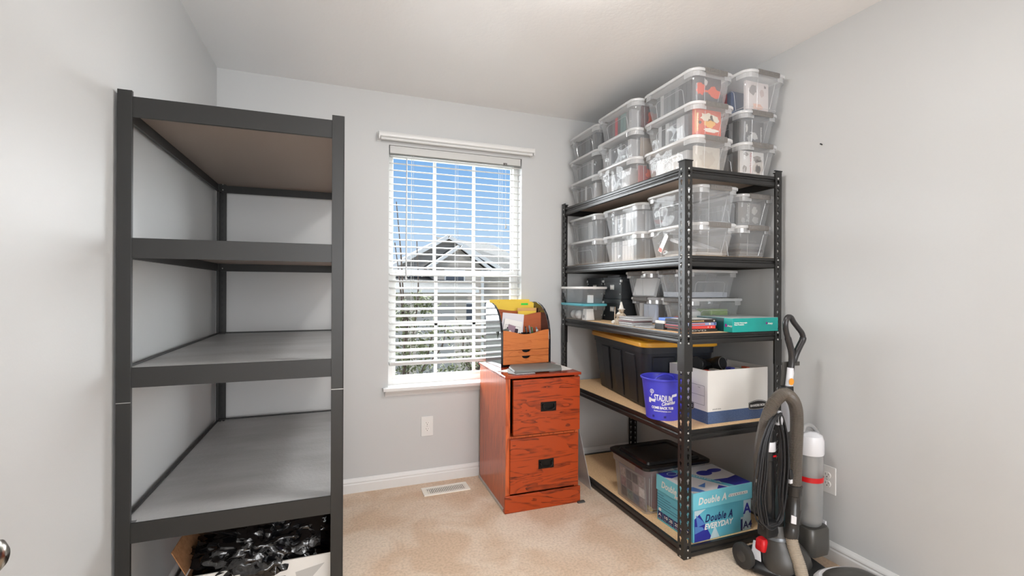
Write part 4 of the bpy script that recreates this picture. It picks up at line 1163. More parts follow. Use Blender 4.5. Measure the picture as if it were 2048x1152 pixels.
# ---- figurine: small bearded wizard-like resin figure on a rock
fg = thing('figurine', 'small cream resin figurine with a tall pointed hat on the third shelf edge', 'figurine', (1.535, 2.300, 1.0295))
fg.scale = (1.35, 1.35, 1.0)
M_RES = mat('cream_resin', (206, 192, 172), .55, bump=(90, .8, .004), noise=(70, (150, 128, 104), (1, 1, 1)))
M_RESW = mat('white_resin', (226, 222, 214), .5, bump=(90, .6, .003))
b_ = MB(); rnd = random.Random(4)
loops = []
for zz, r in ((0, .030), (.010, .032), (.024, .027), (.040, .021), (.054, .019), (.064, .013), (.070, .009)):
    loops.append([((r * (1 + .22 * math.sin(3 * a * PI / 8 + zz * 90) * rnd.uniform(.5, 1))) * math.cos(a * PI / 8), (r * (1 + .15 * rnd.uniform(-1, 1))) * math.sin(a * PI / 8), zz) for a in range(16)])
b_.loft(loops); b_.build('robe', M_RES, fg, smooth=True)
MB().lathe([(.002, .066), (.0105, .071), (.0120, .079), (.0100, .087), (.004, .091)], (0, -.002, 0), 16).build('head', M_RES, fg, smooth=True)
MB().lathe([(.016, .085), (.0165, .087), (.010, .090), (.0075, .104), (.0035, .122), (.0006, .130)], (0.001, -.001, 0), 14).build('pointed_hat', M_RESW, fg, smooth=True)
for s_ in (-1, 1):
    a_ = MB(); a_.tube(spline([(0.002, s_ * .014, .060), (-.012, s_ * .022, .050), (-.022, s_ * .012, .044)], 5), [.0055] * 5 + [.0045] * 5 + [.003], 8); a_.build('arm', M_RES, fg, smooth=True)
MB().lathe([(.001, 0), (.012, .006), (.013, .016), (.006, .022), (.001, .024)], (-.022, .018, .0), 12).build('shell', M_RESW, fg, smooth=True)
MB().lathe([(.001, .040), (.008, .050), (.0095, .062), (.004, .070)], (-.010, 0, 0), 12).build('beard', M_RESW, fg, smooth=True)
st = MB(); st.tube([(-.024, .014, .002), (-.022, .012, .100)], .0016, 6); st.build('staff', M_RES, fg)

# ---- CDs and DVDs
cdw = .0100
spots = [(1.585, 2.190, 0, .142, .125, WHT), (1.582, 2.184, 1, .142, .125, GREYS[4]), (1.588, 2.196, 2, .142, .125, mat('cd_maroon', (128, 66, 72), .4)), (1.586, 2.188, 3, .142, .125, WHT), (1.590, 2.192, 4, .142, .125, GREYS[4])]
cdl = ['bottom', 'second', 'third', 'fourth', 'top']
for i, (x, y, k, w_, d_, m) in enumerate(spots):
    y += .004
    o = thing('cd_case', '%s compact disc case of the small stack beside the figurine' % cdl[i], 'cd case', (x - .035, y - .01, 1.0295 + k * (cdw + .0003)), .05 * (k % 3 - 1), 'compact disc cases on the third shelf')
    MB().box((-.0625, -.071, 0), (.0625, .071, cdw)).build('clear_case', MATS['clear_tub_cloudy'], o, bevel=.0006)
    MB().box((-.060, -.066, .0015), (.060, .069, cdw - .0015)).build('booklet', m, o)
for i, (x, y, k, rz, m, lab) in enumerate(((1.545, 2.020, 0, .15, GREYS[4], 'clear disc case lying alone in front of the small disc stack'), (1.553, 1.950, 0, -.1, GREYS[3], 'black disc case lying between the disc stack and the film cases'))):
    if i == 1: continue
    y = 2.035
    o = thing('cd_case', lab, 'cd case', (x + .01, y + .008, 1.0295), 0, None)
    MB().box((-.0625, -.065, 0), (.0625, .065, cdw)).build('clear_case', MATS['clear_tub_cloudy'], o, bevel=.0006)
    MB().box((-.060, -.062, .0015), (.060, .063, cdw - .0015)).build('booklet', m, o)

def dvd(x, y, z, rz, m, label, title=None, tcol=(230, 230, 230), w_=.19, d_=.135, t_=.0145, extra=None, cat='dvd case', name='dvd_case', tm='x'):
    """long spine faces -y"""
    o = thing(name, label, cat, (x, y, z), rz, 'film cases and books near the front post')
    MB().box((-w_ / 2, -d_ / 2, 0), (w_ / 2, d_ / 2, t_)).build('case', m, o, bevel=.0012)
    MB().box((-w_ / 2 - .0004, -d_ / 2 + .006, .003), (w_ / 2 + .0004, d_ / 2 + .0004, t_ - .003)).build('inner_edge', M_PAPER if name == 'book' else M_INK, o)
    if title == 'marks':
        marks(tcol, -w_ / 2 + .030, t_ * .3, t_ * .6, w_ * .45)(o, -d_ / 2)
    elif title:
        letters('lettering', title, t_ * .75, mat('ink_%d_%d_%d' % tcol, tcol, .5), o, (-w_ / 2 + .030, -d_ / 2 - .0002, t_ * .25), (1, 0, 0), (0, 0, 1), fit=w_ * .45)
    if extra: extra(o, -d_ / 2)
    return o
dz = 1.0295
dvd(1.628, 1.830, dz, .02, mat('dvd_black', (44, 42, 40), .35), 'black film case at the bottom of the stack by the near post', 'DVD', (196, 190, 180), w_=.19)
dvd(1.615, 1.830, dz + .0148, -.02, mat('dvd_red', (214, 72, 66), .35), 'red film case second from the bottom by the near post', None, extra=lambda o, y: [blob((240, 210, 190), .05 + .02 * k, .0075, .003, .003, n=10, seed=k)(o, y) for k in (0, 1)])
dvd(1.624, 1.832, dz + .0296, .03, mat('dvd_blue', (150, 160, 196), .35), 'pale blue film case with a red-orange title by the near post', 'marks', (226, 96, 70), extra=lambda o, y: [blob((236, 220, 200), .052, .0075, .006, .005, n=10, seed=3)(o, y), rect((84, 96, 150), .078, .002, .092, .013)(o, y)])
dvd(1.618, 1.831, dz + .0444, .01, mat('dvd_brown', (58, 44, 36), .35), 'dark brown film case at the top of the stack by the near post', 'marks', (200, 170, 120), extra=lambda o, y: rect((200, 196, 190), .080, .004, .088, .011)(o, y))
tag(MB().prism([(1.535, 1.772), (1.700, 1.775), (1.712, 1.88), (1.55, 1.89)], dz + .0592, dz + .0602).build('paper_sheet', M_PAPER, None), 'loose white paper lying on the stack of film cases by the near post', 'paper')
o = dvd(1.575, 1.940, dz, 0, GREYS[0], 'dark grey case lying beside the bottom film cases by the near post', w_=.11, d_=.065, t_=.030)
o = tag(MB().box((-.06, -.035, 0), (.06, .035, .014)).build('white_box', M_PAPER, None, bevel=.002), 'small white box lying on the dark grey case on the third shelf', 'box'); o.location = (1.580, 1.938, dz + .0305); o.rotation_euler = (0, 0, .05)
o = tag(MB().box((-.045, -.03, 0), (.045, .03, .014)).build('blue_box', mat('bright_blue', (84, 128, 216), .4), None, bevel=.003), 'bright blue box on top of the small white box on the third shelf', 'box'); o.location = (1.582, 1.938, dz + .045)

# ---- teal box of sheet protectors
av = thing('sheet_protector_box', 'teal cardboard box of sheet protectors at the right front of the third shelf', 'box', (1.742, 1.690, 1.0295), math.radians(0.4))
M_TEAL = mat('teal_card', (22, 156, 148), .45); M_DTEAL = mat('dark_teal_card', (18, 62, 66), .45)
AW, AD, AH = .293, .232, .066
MB().box((0, 0, 0), (AW, AD, AH)).build('carton', [M_TEAL], av, bevel=.0015)
MB().box((-.0006, .052, .001), (-.0001, AD - .002, AH - .001)).build('dark_panel', M_DTEAL, av)
MB().box((.001, .001, AH), (AW - .001, AD - .001, AH + .0006)).build('top_panel', mat('teal_top', (176, 186, 186), .5), av)
M_PUR = mat('logo_purple', (150, 20, 140), .5)
for (ox, oy, r, sz) in (((.200), 0, (1, 0, 0), 1.0),):
    MB().box((ox + .012, -.0006, .034), (ox + .020, -.0001, .045)).build('logo_square', M_PUR, av)
    letters('lettering', 'Avery', .013, M_PAPER, av, (ox + .0235, -.0001, .034), (1, 0, 0), (0, 0, 1), shear=.25, bold=.0004)
MB().box((-.0010, .034, .024), (-.0004, .044, .038)).build('logo_square', M_PUR, av)
letters('lettering', 'Avery', .012, M_PAPER, av, (-.0006, .031, .026), (0, -1, 0), (0, 0, 1), shear=.25, bold=.0003)
letters('lettering', 'Premium Heavyweight\nSheet Protectors', .0088, M_PAPER, av, (.010, -.0001, .042), (1, 0, 0), (0, 0, 1), bold=.00025)
o = tag(MB().loft([rr(1.640, 1.800, 1.735, 1.925, .004, 1.1008 + .0), rr(1.640, 1.800, 1.735, 1.925, .004, 1.1014)]).build('paper_sheet', M_PAPER, None), None) if False else None

# ------------------------------------------------------------------ fourth shelf
Z4 = 0.5865
tt = thing('storage_tote', 'large black storage tote with a yellow lid on the fourth shelf', 'storage tote', (1.795, 2.400, Z4), math.radians(-9.5))
M_TOTE = mat('tote_black', (27, 31, 39), .45, bump=(200, .1, .001)); M_YLID = mat('yellow_lid', (232, 170, 44), .42)
thw, thl = .222, .385
def rib_loop(z, sc):
    out = []
    base = rr(-thw * sc[0], -thl * sc[1], thw * sc[0], thl * sc[1], .05, z, 6)
    return base
MB().loft([rib_loop(0, (.80, .86)), rib_loop(.006, (.82, .88)), rib_loop(.30, (.95, .965)), rib_loop(.302, (.97, .98)), rib_loop(.345, (.98, .985))]).build('body', M_TOTE, tt, smooth=True)
rb = MB()
for s_ in (-1, 1):
    for yy in (-.20, -.02, .16):
        x0_, x1_ = thw * .82, thw * .95
        rb.add([(s_ * (x0_ + .002), yy - .05, .012), (s_ * (x0_ + .002), yy + .05, .012), (s_ * (x1_ + .001), yy + .06, .285), (s_ * (x1_ + .001), yy - .06, .285),
                (s_ * (x0_ + .006), yy - .044, .018), (s_ * (x0_ + .006), yy + .044, .018), (s_ * (x1_ + .005), yy + .054, .280), (s_ * (x1_ + .005), yy - .054, .280)],
               [(0, 1, 2, 3), (4, 5, 6, 7), (0, 1, 5, 4), (1, 2, 6, 5), (2, 3, 7, 6), (3, 0, 4, 7)])
for s_ in (-1, 1):
    for xx in (-.10, .10):
        y0_, y1_ = thl * .88, thl * .965
        rb.add([(xx - .055, s_ * (y0_ + .002), .012), (xx + .055, s_ * (y0_ + .002), .012), (xx + .065, s_ * (y1_ + .001), .285), (xx - .065, s_ * (y1_ + .001), .285),
                (xx - .050, s_ * (y0_ + .006), .018), (xx + .050, s_ * (y0_ + .006), .018), (xx + .060, s_ * (y1_ + .005), .280), (xx - .060, s_ * (y1_ + .005), .280)],
               [(0, 1, 2, 3), (4, 5, 6, 7), (0, 1, 5, 4), (1, 2, 6, 5), (2, 3, 7, 6), (3, 0, 4, 7)])
rb.build('panels', M_TOTE, tt)
ld = MB()
ld.loft([rr(-thw - .006, -thl - .006, thw + .006, thl + .006, .055, .336, 7), rr(-thw - .010, -thl - .010, thw + .010, thl + .010, .058, .340, 7), rr(-thw - .008, -thl - .008, thw + .008, thl + .008, .057, .360, 7),
         rr(-thw + .002, -thl + .002, thw - .002, thl - .002, .05, .366, 7), rr(-thw + .03, -thl + .03, thw - .03, thl - .03, .035, .366, 7), rr(-thw + .036, -thl + .036, thw - .036, thl - .036, .03, .360, 7)])
for (cx, cy, w_, d_) in ((-.09, -.21, .075, .125), (.09, -.21, .075, .125), (-.09, .20, .075, .125), (.09, .20, .075, .125)):
    ld.loft([rr(cx - w_, cy - d_, cx + w_, cy + d_, .02, .358), rr(cx - w_ + .006, cy - d_ + .006, cx + w_ - .006, cy + d_ - .006, .018, .377)])
ld.build('lid', M_YLID, tt, smooth=True)
lb = MB().box((.02, -thl * .965 - .0062, .232), (.125, -thl * .965 - .0052, .262)).build('label', mat('label_green', (58, 84, 58), .5), tt)
lb.location = (-.045, .010, .0); 
letters('lettering', 'GreenMade', .018, M_PAPER, lb, (.026, -thl * .965 - .0062, .240), (1, 0, 0), (0, 0, 1), bold=.0003)
lb2 = MB().box((.03, -thl * .965 - .0062, .205), (.055, -thl * .965 - .0052, .222)).build('label', mat('label_grey', (90, 96, 104), .5), tt); lb2.location = (-.045, .014, 0)
letters('lettering', '27', .012, M_PAPER, lb2, (.034, -thl * .965 - .0062, .209), (1, 0, 0), (0, 0, 1))

# ---- purple bucket
M_PURB = mat('bucket_purple', (72, 72, 204), .35)
bk = thing('popcorn_tub', 'purple plastic popcorn tub with white printed lettering on the fourth shelf', 'bucket', (1.551, 1.948, Z4))
rB, rT, hB = .083, .106, .205
MB().lathe([(.001, .004), (rB - .002, .004), (rB, .0), (rB, .012), (rT - .002, hB - .012), (rT + .004, hB - .010), (rT + .006, hB - .003), (rT + .003, hB), (rT - .002, hB - .002), (rT - .006, hB - .014), (rB - .004, .012), (.001, .010)], n=48, cap0=False, cap1=False).build('shell', M_PURB, bk, smooth=True)
hd = MB(); hd.tube(spline([(-.060, -.010, hB - .020), (-.045, -.012, hB + .000), (0, -.014, hB + .012), (.045, -.012, hB + .000), (.060, -.010, hB - .020)], 6), .005, 8)
hd.box((-.066, -.025, hB - .050), (-.052, .010, hB - .018)); hd.box((.052, -.025, hB - .050), (.066, .010, hB - .018))
hd.build('inner_handle', M_PURB, bk, smooth=True)
cdir = math.atan2(-1.96, -1.66)                       # the printed side faces the room
def on_bucket(z0, out=.0012):
    def f(x, y):
        z = z0 + y
        r = rB + (rT - .002 - rB) * max(0, (z - .012)) / (hB - .024) + out
        a = cdir + x / r
        return Vector((r * math.cos(a), r * math.sin(a), z))
    return f
M_LET = mat('print_white', (236, 236, 246), .5)
off = on_bucket
def centred(txt, size, z0, fit, dx=0.0, slope=0.0, bold=0.0, shear=0.0, m=M_LET, out=.0012, name='lettering'):
    g_ = on_bucket(z0, out)
    return letters(name, txt, size, m, bk, (0, 0, 0), (1, 0, 0), (0, 0, 1), shear=shear, bold=bold, fit=fit, bend=None)
def bucket_text(txt, size, z0, width, dx=0.0, slope=0.0, bold=0.0, shear=0.0, m=None, out=.0012):
    g_ = on_bucket(z0, out)
    def bend(x, y):
        xx = x - width / 2 + dx
        return g_(xx, y + slope * xx)
    cu = letters('lettering', txt, size, m or M_LET, bk, (0, 0, 0), (1, 0, 0), (0, 0, 1), shear=shear, bold=bold, fit=width, bend=bend)
    return cu
bucket_text('STADIUM', .042, .098, .088, .004, -.06, .0012)
bucket_text('Cinemas', .024, .076, .066, .028, .18, .0008, .3)
bucket_text('COME BACK TUB', .0165, .058, .108, .0, 0, .0010)
bucket_text('StadiumCinemas.com', .010, .044, .084, .0, 0, .0002)
def bucket_patch(poly, name='printed_shape', z0=0.0, m=None):
    g_ = on_bucket(z0)
    vs = [g_(x, y) for x, y in poly]
    return MB().add(vs, [tuple(range(len(vs)))]).build(name, m or M_LET, bk)
for (a, b, s_) in ((-.070, -.034, -.10), (.046, .072, .22)):
    n_ = 5
    for k in range(n_):
        x0_ = a + (b - a) * k / n_; x1_ = a + (b - a) * (k + 1) / n_
        c_ = .094 if a < 0 else .118
        bucket_patch([(x0_, c_ + s_ * (x0_ - a)), (x1_, c_ + s_ * (x1_ - a)), (x1_, c_ + .013 + s_ * (x1_ - a)), (x0_, c_ + .013 + s_ * (x0_ - a))], 'film_strip')
bucket_patch([(-.070, .086), (-.058, .084), (-.056, .108), (-.068, .112)], 'projector')
ring = []
for k in range(20):
    a = 2 * PI * k / 20; a2 = 2 * PI * (k + 1) / 20
    bucket_patch([(-.052 + .011 * math.cos(a), .143 + .011 * math.sin(a)), (-.052 + .011 * math.cos(a2), .143 + .011 * math.sin(a2)), (-.052 + .0085 * math.cos(a2), .143 + .0085 * math.sin(a2)), (-.052 + .0085 * math.cos(a), .143 + .0085 * math.sin(a))], 'film_reel') if k % 1 == 0 and k < 20 and False else ring.append(((-.052 + .011 * math.cos(a), .143 + .011 * math.sin(a)), (-.052 + .0075 * math.cos(a), .143 + .0075 * math.sin(a))))
g_ = on_bucket(0)
rv_ = [g_(*p[0]) for p in ring] + [g_(*p[1]) for p in ring]
MB().add(rv_, [(i, (i + 1) % 20, 20 + (i + 1) % 20, 20 + i) for i in range(20)]).build('film_reel', M_LET, bk)
bucket_patch([(-.055, .138), (-.049, .138), (-.049, .148), (-.055, .148)], 'film_reel_hub')
bucket_patch([(-.056, .116), (-.053, .122), (-.050, .130), (-.054, .130), (-.058, .124)], 'film_trail')
for dx in (-.045, .012):
    bucket_patch([(dx - .005, .013), (dx + .006, .013), (dx + .006, .024), (dx - .005, .024)], 'slot', 0, mat('purple_dark', (46, 42, 130), .5))

# ---- white archive box
bx = thing('archive_box', 'open white cardboard archive box with a blue base band on the fourth shelf', 'box', (1.662, 1.760, Z4), 0)
XW, YW, HW = .385, .275, .255
t_ = .004
M_BLUE = mat('band_blue', (66, 88, 128), .7, noise=(200, (84, 104, 142), (1, 1, 1)))
b_ = MB()
b_.box((0, 0, 0), (XW, t_, HW)); b_.box((0, YW - t_, 0), (XW, YW, HW)); b_.box((0, t_, 0), (t_, YW - t_, HW)); b_.box((XW - t_, t_, 0), (XW, YW - t_, HW)); b_.box((t_, t_, 0), (XW - t_, YW - t_, t_))
b_.build('carton', M_WCARD, bx, bevel=.0012)
bb = MB()
bb.box((-.0006, -.0006, .0), (XW + .0006, -.0001, .058)); bb.box((-.0006, -.0006, .0), (-.0001, YW, .058))
bb.build('blue_band', M_BLUE, bx)
def logo(o, P, w_):
    """dark cartouche with white lettering, P(u,v,out) -> point"""
    pl_ = []
    for k in range(13):
        u = -w_ / 2 + w_ * k / 12
        pl_.append((u, .020 + .010 * (1 - (2 * u / w_) ** 2)))
    pl2 = [(u, v - .032) for u, v in reversed(pl_)]
    poly = pl_ + [(u, .0185 - (v - .0)) if False else (u, -.012 - .006 * (1 - (2 * u / w_) ** 2)) for u, v in reversed(pl_)]
    MB().add([P(u, v, .0011) for u, v in poly], [tuple(range(len(poly)))]).build('logo_panel', mat('logo_black', (40, 38, 38), .6), o)
    poly2 = [(u * .965, v * .90 + .0004) for u, v in poly]
    n_ = len(poly2)
    ins = [(u * .945, v * .84 + .0006) for u, v in poly]
    MB().add([P(u, v, .0016) for u, v in poly2] + [P(u, v, .0016) for u, v in ins], [(i, (i + 1) % n_, n_ + (i + 1) % n_, n_ + i) for i in range(n_)]).build('logo_outline', M_PAPER, o)
lg = bpy.data.objects.new
# on the long front side
def PF(u, v, out): return (.315 + u, -out, .062 + v)
logo(bx, PF, .118)
letters('lettering', 'BANKERS BOX', .016, M_PAPER, bx, (.2665, -.0014, .061), (1, 0, 0), (0, 0, 1), bold=.0005, fit=.097)
def PS(u, v, out): return (-out, .150 - u, .062 + v)
logo(bx, PS, .118)
letters('lettering', 'BANKERS BOX', .016, M_PAPER, bx, (-.0014, .1985, .061), (0, -1, 0), (0, 0, 1), bold=.0005, fit=.097)
letters('lettering', 'smooth move', .011, mat('ink_grey', (96, 94, 92), .6), bx, (.028, -.0001, .066), (1, 0, 0), (0, 0, 1), fit=.052, shear=.1)
fm = MB()
def ln_(y0, z0, y1, z1, t=.0007):
    if abs(y1 - y0) > abs(z1 - z0): fm.add([(-.0005, y0, z0 - t), (-.0005, y1, z1 - t), (-.0005, y1, z1 + t), (-.0005, y0, z0 + t)], [(0, 1, 2, 3)])
    else: fm.add([(-.0005, y0 - t, z0), (-.0005, y0 + t, z0), (-.0005, y1 + t, z1), (-.0005, y1 - t, z1)], [(0, 1, 2, 3)])
for q in ((.022, .178, .110, .178), (.110, .178, .120, .165), (.120, .165, .262, .165), (.022, .085, .022, .178), (.262, .085, .262, .165), (.022, .085, .262, .085), (.022, .130, .262, .130), (.022, .108, .285, .108) if False else (.022, .130, .262, .130)):
    ln_(*q)
fm.build('printed_form', mat('ink_form', (70, 70, 72), .6), bx)
letters('lettering', 'TAX', .0085, mat('ink_form', (70, 70, 72), .6), bx, (-.0003, .066, .164), (0, -1, 0), (0, 0, 1))
MB().add([(-.0008, .150 + .042 * math.cos(a * PI / 10), .205 + .012 * math.sin(a * PI / 10)) for a in range(20)], [tuple(range(20))]).build('hand_hole', M_INK, bx)
# what lies in it
o = thing('funnel', 'black funnel-shaped cone lying in the open white archive box', 'funnel', (1.755, 1.895, Z4 + .2635), math.radians(15))
o.rotation_euler = (0, math.radians(96), math.radians(14))
MB().lathe([(.034, -.052), (.036, -.048), (.026, -.012), (.012, .030), (.009, .080)], n=24).build('cone', M_BLKPL, o, smooth=True)
o = thing('black_reel', 'black drum with a thin silver ring lying in the white archive box', 'drum', (1.850, 1.880, Z4 + .2635))
o.rotation_euler = (math.radians(78), 0, math.radians(8))
MB().lathe([(.034, -.020), (.036, -.016), (.036, .016), (.034, .020)], n=32).build('drum', M_BLKPL, o, smooth=True)
rg = MB(); rg.tube([(.031 * math.cos(a * PI / 16), .031 * math.sin(a * PI / 16), .0215) for a in range(33)], .0012, 6); rg.build('ring', M_ZINC, o)
MB().lathe([(.033, -.02), (.030, -.08), (.012, -.14)], n=24).build('sleeve', M_BLKPL, o, smooth=True)
rnd = random.Random(12)
junk = [(206, 60, 40), (226, 222, 214), (150, 146, 140), (222, 150, 90), (60, 60, 62), (70, 74, 160), (236, 232, 226), (120, 140, 90), (196, 88, 60), (232, 226, 210)]
names = ['red', 'white', 'grey', 'tan', 'black', 'indigo', 'ivory', 'olive', 'rust', 'cream']
for k in range(10):
    w_, d_, h_ = rnd.uniform(.020, .034), rnd.uniform(.03, .05), rnd.uniform(.238, .250)
    o = MB().box((-w_ / 2, -d_ / 2, 0), (w_ / 2, d_ / 2, h_)).build('small_package', mat('junk_' + names[k], junk[k], .5), None, bevel=.002)
    o.location = (1.690 + .034 * k, 1.795 + .012 * (k % 3), Z4 + .0055)
    o.rotation_euler = (0, 0, rnd.uniform(-.08, .08))
    tag(o, '%s narrow package standing along the front side inside the white archive box' % names[k], 'package', 'packages in the white archive box')
o = MB().box((-.05, -.004, 0), (.05, .004, .262)).build('booklet', mat('booklet_dark', (52, 52, 54), .5), None, bevel=.001)
o.location = (1.935, 1.975, Z4 + .0055); o.rotation_euler = (.05, 0, .1); tag(o, 'dark booklet standing at the back inside the white archive box', 'booklet')
tag(MB().box((1.685, 1.850, Z4 + .0055), (1.80, 2.03, Z4 + .224)).build('book_block', GREYS[4], None, bevel=.003), 'pale thick book lying under the funnel in the archive box', 'book')
tag(MB().box((1.815, 1.845, Z4 + .0055), (2.03, 1.955, Z4 + .222)).build('book_block', GREYS[2], None, bevel=.003), 'grey thick book under the black drum in the archive box', 'book')

# ------------------------------------------------------------------ bottom shelf
Z5 = 0.0465
ft = thing('file_tub', 'clear plastic file tub with a black lid on the bottom shelf', 'file tub', (1.690, 2.170, Z5), math.radians(-1.0))
fw_, fl_ = .200, .170
MB().loft([rr(-.165, -.125, .165, .150, .02, .0), rr(-.168, -.128, .168, .153, .024, .004), rr(-.186, -.152, .186, .158, .026, .205), rr(-.196, -.164, .196, .162, .028, .210), rr(-.200, -.170, .200, .165, .028, .255)], 0, True, False).build('body', MATS['clear_tub_cloudy'], ft, smooth=True)
fl2 = MB()
fl2.loft([rr(-.208, -.186, .208, .172, .03, .250, 6), rr(-.213, -.191, .213, .177, .035, .254, 6), rr(-.213, -.191, .213, .177, .035, .266, 6), rr(-.200, -.178, .200, .164, .032, .273, 6), rr(-.180, -.158, .180, .144, .02, .268, 6),
          rr(-.172, -.150, .172, .136, .02, .268, 6), rr(-.165, -.143, .165, .129, .018, .280, 6), rr(-.150, -.128, .150, .114, .016, .280, 6), rr(-.145, -.123, .145, .109, .014, .274, 6)])
fl2.build('lid', mat('gloss_black_lid', (20, 20, 21), .22, bump=(60, .2, .002)), ft, smooth=True)
fe = MB(); fe.tube([(x, y, z) for x, y, z in [(-.160, -.150, .200), (-.150, -.134, .020), (-.120, -.131, .010), (.10, -.131, .010)]], .0016, 6)
fe.tube([(-.150, -.154, .225), (-.140, -.137, .030), (-.110, -.133, .022), (.1, -.133, .022)], .0012, 6)
fe.build('moulded_edges', M_CLEARE, ft)
# photo magazine against its left side
mg_ = thing('photo_magazine', 'magazine page covered with small photos pressed against the left side of the file tub', 'magazine', (1.5395, 2.175, Z5 + .0065), 0)
MB().box((-.002, -.115, 0), (.003, .120, .185)).build('cover', mat('mag_grey', (126, 118, 120), .5), mg_)
rnd = random.Random(3)
cols = [(88, 78, 84), (150, 110, 116), (110, 132, 132), (70, 66, 70), (178, 160, 150), (96, 108, 128), (60, 54, 60), (160, 150, 152)]
for r_ in range(3):
    for c_ in range(4):
        y0_ = .110 - c_ * .056; z0_ = .010 + r_ * .056
        if c_ == 3 and r_ == 1:
            cc = (226, 224, 224)
        else:
            cc = cols[rnd.randrange(8)]
        MB().box((-.0030, y0_ - .050, z0_), (-.0021, y0_ - .002, z0_ + .050)).build('small_photo', mat('ph_%d_%d_%d' % cc, cc, .5, noise=(60, tuple(max(0, v - 45) for v in cc), (1, 1, 1))), mg_)
mg_.rotation_euler = (0, math.radians(-5), 0)
o = tag(MB().box((1.560, 2.055, Z5 + .006), (1.575, 2.30, Z5 + .022)).build('yellow_book', mat('yellow_book', (220, 190, 104), .5), None, bevel=.001), 'yellow book lying flat along the left side inside the file tub', 'book')
for k, (m, nm) in enumerate(((mat('bk_pink', (196, 150, 156), .5), 'pink'), (mat('bk_maroon', (110, 40, 48), .5), 'maroon'), (GREYS[4], 'pale grey'), (WHT, 'white'), (GREYS[0], 'dark grey'))):
    o = MB().box((-.009, -.10, 0), (.009, .10, .195 + .006 * (k % 2))).build('magazine', m, None, bevel=.001)
    o.location = (1.600 + .030 * k, 2.165, Z5 + .0065); o.rotation_euler = (0, math.radians(7), 0)
    tag(o, '%s magazine standing upright inside the clear file tub' % nm, 'magazine', 'magazines in the file tub')

# ---- Double A paper box
da = thing('paper_box', 'turquoise cardboard paper box with a printed lid on the bottom shelf', 'box', (1.556, 1.738, Z5), math.radians(1.0))
M_AQ = mat('aqua_card', (120, 204, 222), .5); M_AQD = mat('aqua_card_dark', (98, 184, 206), .5)
M_NAVY = mat('print_navy', (44, 48, 150), .5); M_NAVYD = mat('print_deep_navy', (36, 42, 104), .5); M_SKY = mat('print_sky', (84, 130, 196), .5); M_PALE = mat('print_pale', (190, 214, 222), .5)
DW, DD, DH = .372, .262, .232
MB().box((.004, .004, 0), (DW - .004, DD - .004, DH - .004)).build('carton', M_AQD, da, bevel=.0015)
lo = MB().box((0, 0, DH - .078), (DW, DD, DH)).build('lid', M_AQ, da, bevel=.0015)
def front(poly, m, par, nm, y=-.0006, up=False, z=None):
    if up: vs = [(x, yy, z) for x, yy in poly]
    else: vs = [(x, y, zz) for x, zz in poly]
    return MB().add(vs, [tuple(range(len(vs)))]).build(nm, m, par)
M_TOPW = mat('print_white_top', (214, 212, 214), .5)
zt = DH + .0004
front([(.003, .003), (DW - .003, .003), (DW - .003, DD - .003), (.003, DD - .003)], M_TOPW, lo, 'top_print', up=True, z=zt)
zt += .0004
front([(.03, .18), (.13, .20), (.13, DD - .004), (.004, DD - .004), (.004, .205)], M_NAVY, lo, 'top_print', up=True, z=zt)
front([(.045, .004), (.078, .004), (.055, .060), (.004, .075), (.004, .035)], M_SKY, lo, 'top_print', up=True, z=zt)
front([(.085, .060), (.150, .080), (.105, .020 + .015)], M_SKY, lo, 'top_print', up=True, z=zt)
front([(.150, .004), (.215, .004), (.190, .035)], M_NAVY, lo, 'top_print', up=True, z=zt)
front([(.250, .004), (DW - .004, .004), (DW - .004, .100), (.300, .085), (.200, .095)], M_NAVY, lo, 'top_print', up=True, z=zt)
front([(.235 + .045 * math.cos(k * PI / 10) , .175 + .030 * math.sin(k * PI / 10)) for k in range(20)], M_NAVY, lo, 'top_print', up=True, z=zt)
front([(.310 + .045 * math.cos(k * PI / 10) , .185 + .022 * math.sin(k * PI / 10)) for k in range(20)], M_NAVY, lo, 'top_print', up=True, z=zt)
front([(.225, .004), (.262, .004), (.120, DD - .004), (.085, DD - .004)], M_AQD, lo, 'top_band', up=True, z=zt + .0003)
letters('lettering', 'Double A', .030, M_PALE, lo, (.112, .225, zt + .0001), (.135, -.225, 0), (.225, .135, 0), bold=.0008, fit=.21)
rg_ = [(.070 + .030 * math.cos(k * PI / 12), .225 + .020 * math.sin(k * PI / 12)) for k in range(24)]; rg2 = [(.070 + .026 * math.cos(k * PI / 12), .225 + .016 * math.sin(k * PI / 12)) for k in range(24)]
MB().add([(x, y, zt + .0004) for x, y in rg_] + [(x, y, zt + .0004) for x, y in rg2], [(i, (i + 1) % 24, 24 + (i + 1) % 24, 24 + i) for i in range(24)]).build('seal', M_PALE, lo)
letters('lettering', 'Double A', .046, M_PAPER, lo, (.030, -.0002, DH - .056), (1, 0, 0), (0, 0, 1), shear=.2, bold=.0012, fit=.172, spacing=1.1)
front([(.222, DH - .034), (.340, DH - .034), (.340, DH - .048), (.215, DH - .048)], M_PAPER, lo, 'white_strip')
letters('lettering', 'EVERYDAY', .0115, M_NAVYD, lo, (.222, -.0010, DH - .0455), (1, 0, 0), (0, 0, 1), spacing=1.5, fit=.110)
letters('lettering', 'Double A', .046, M_PAPER, lo, (-.0002, .222, DH - .054), (0, -1, 0), (0, 0, 1), shear=.2, bold=.0010, fit=.145)
MB().add([(-.0006, .120, DH - .058), (-.0006, .020, DH - .058), (-.0006, .020, DH - .070), (-.0006, .125, DH - .070)], [(0, 1, 2, 3)]).build('white_strip', M_PAPER, lo)
letters('lettering', 'EVERYDAY', .010, M_NAVYD, lo, (-.0010, .115, DH - .0675), (0, -1, 0), (0, 0, 1), spacing=1.4, fit=.090)
c0_ = .004
front([(.012, .002), (.120, .002), (.078, .075), (.042, .128), (.012, .110)], M_NAVY, da, 'front_print', y=c0_ - .0006)
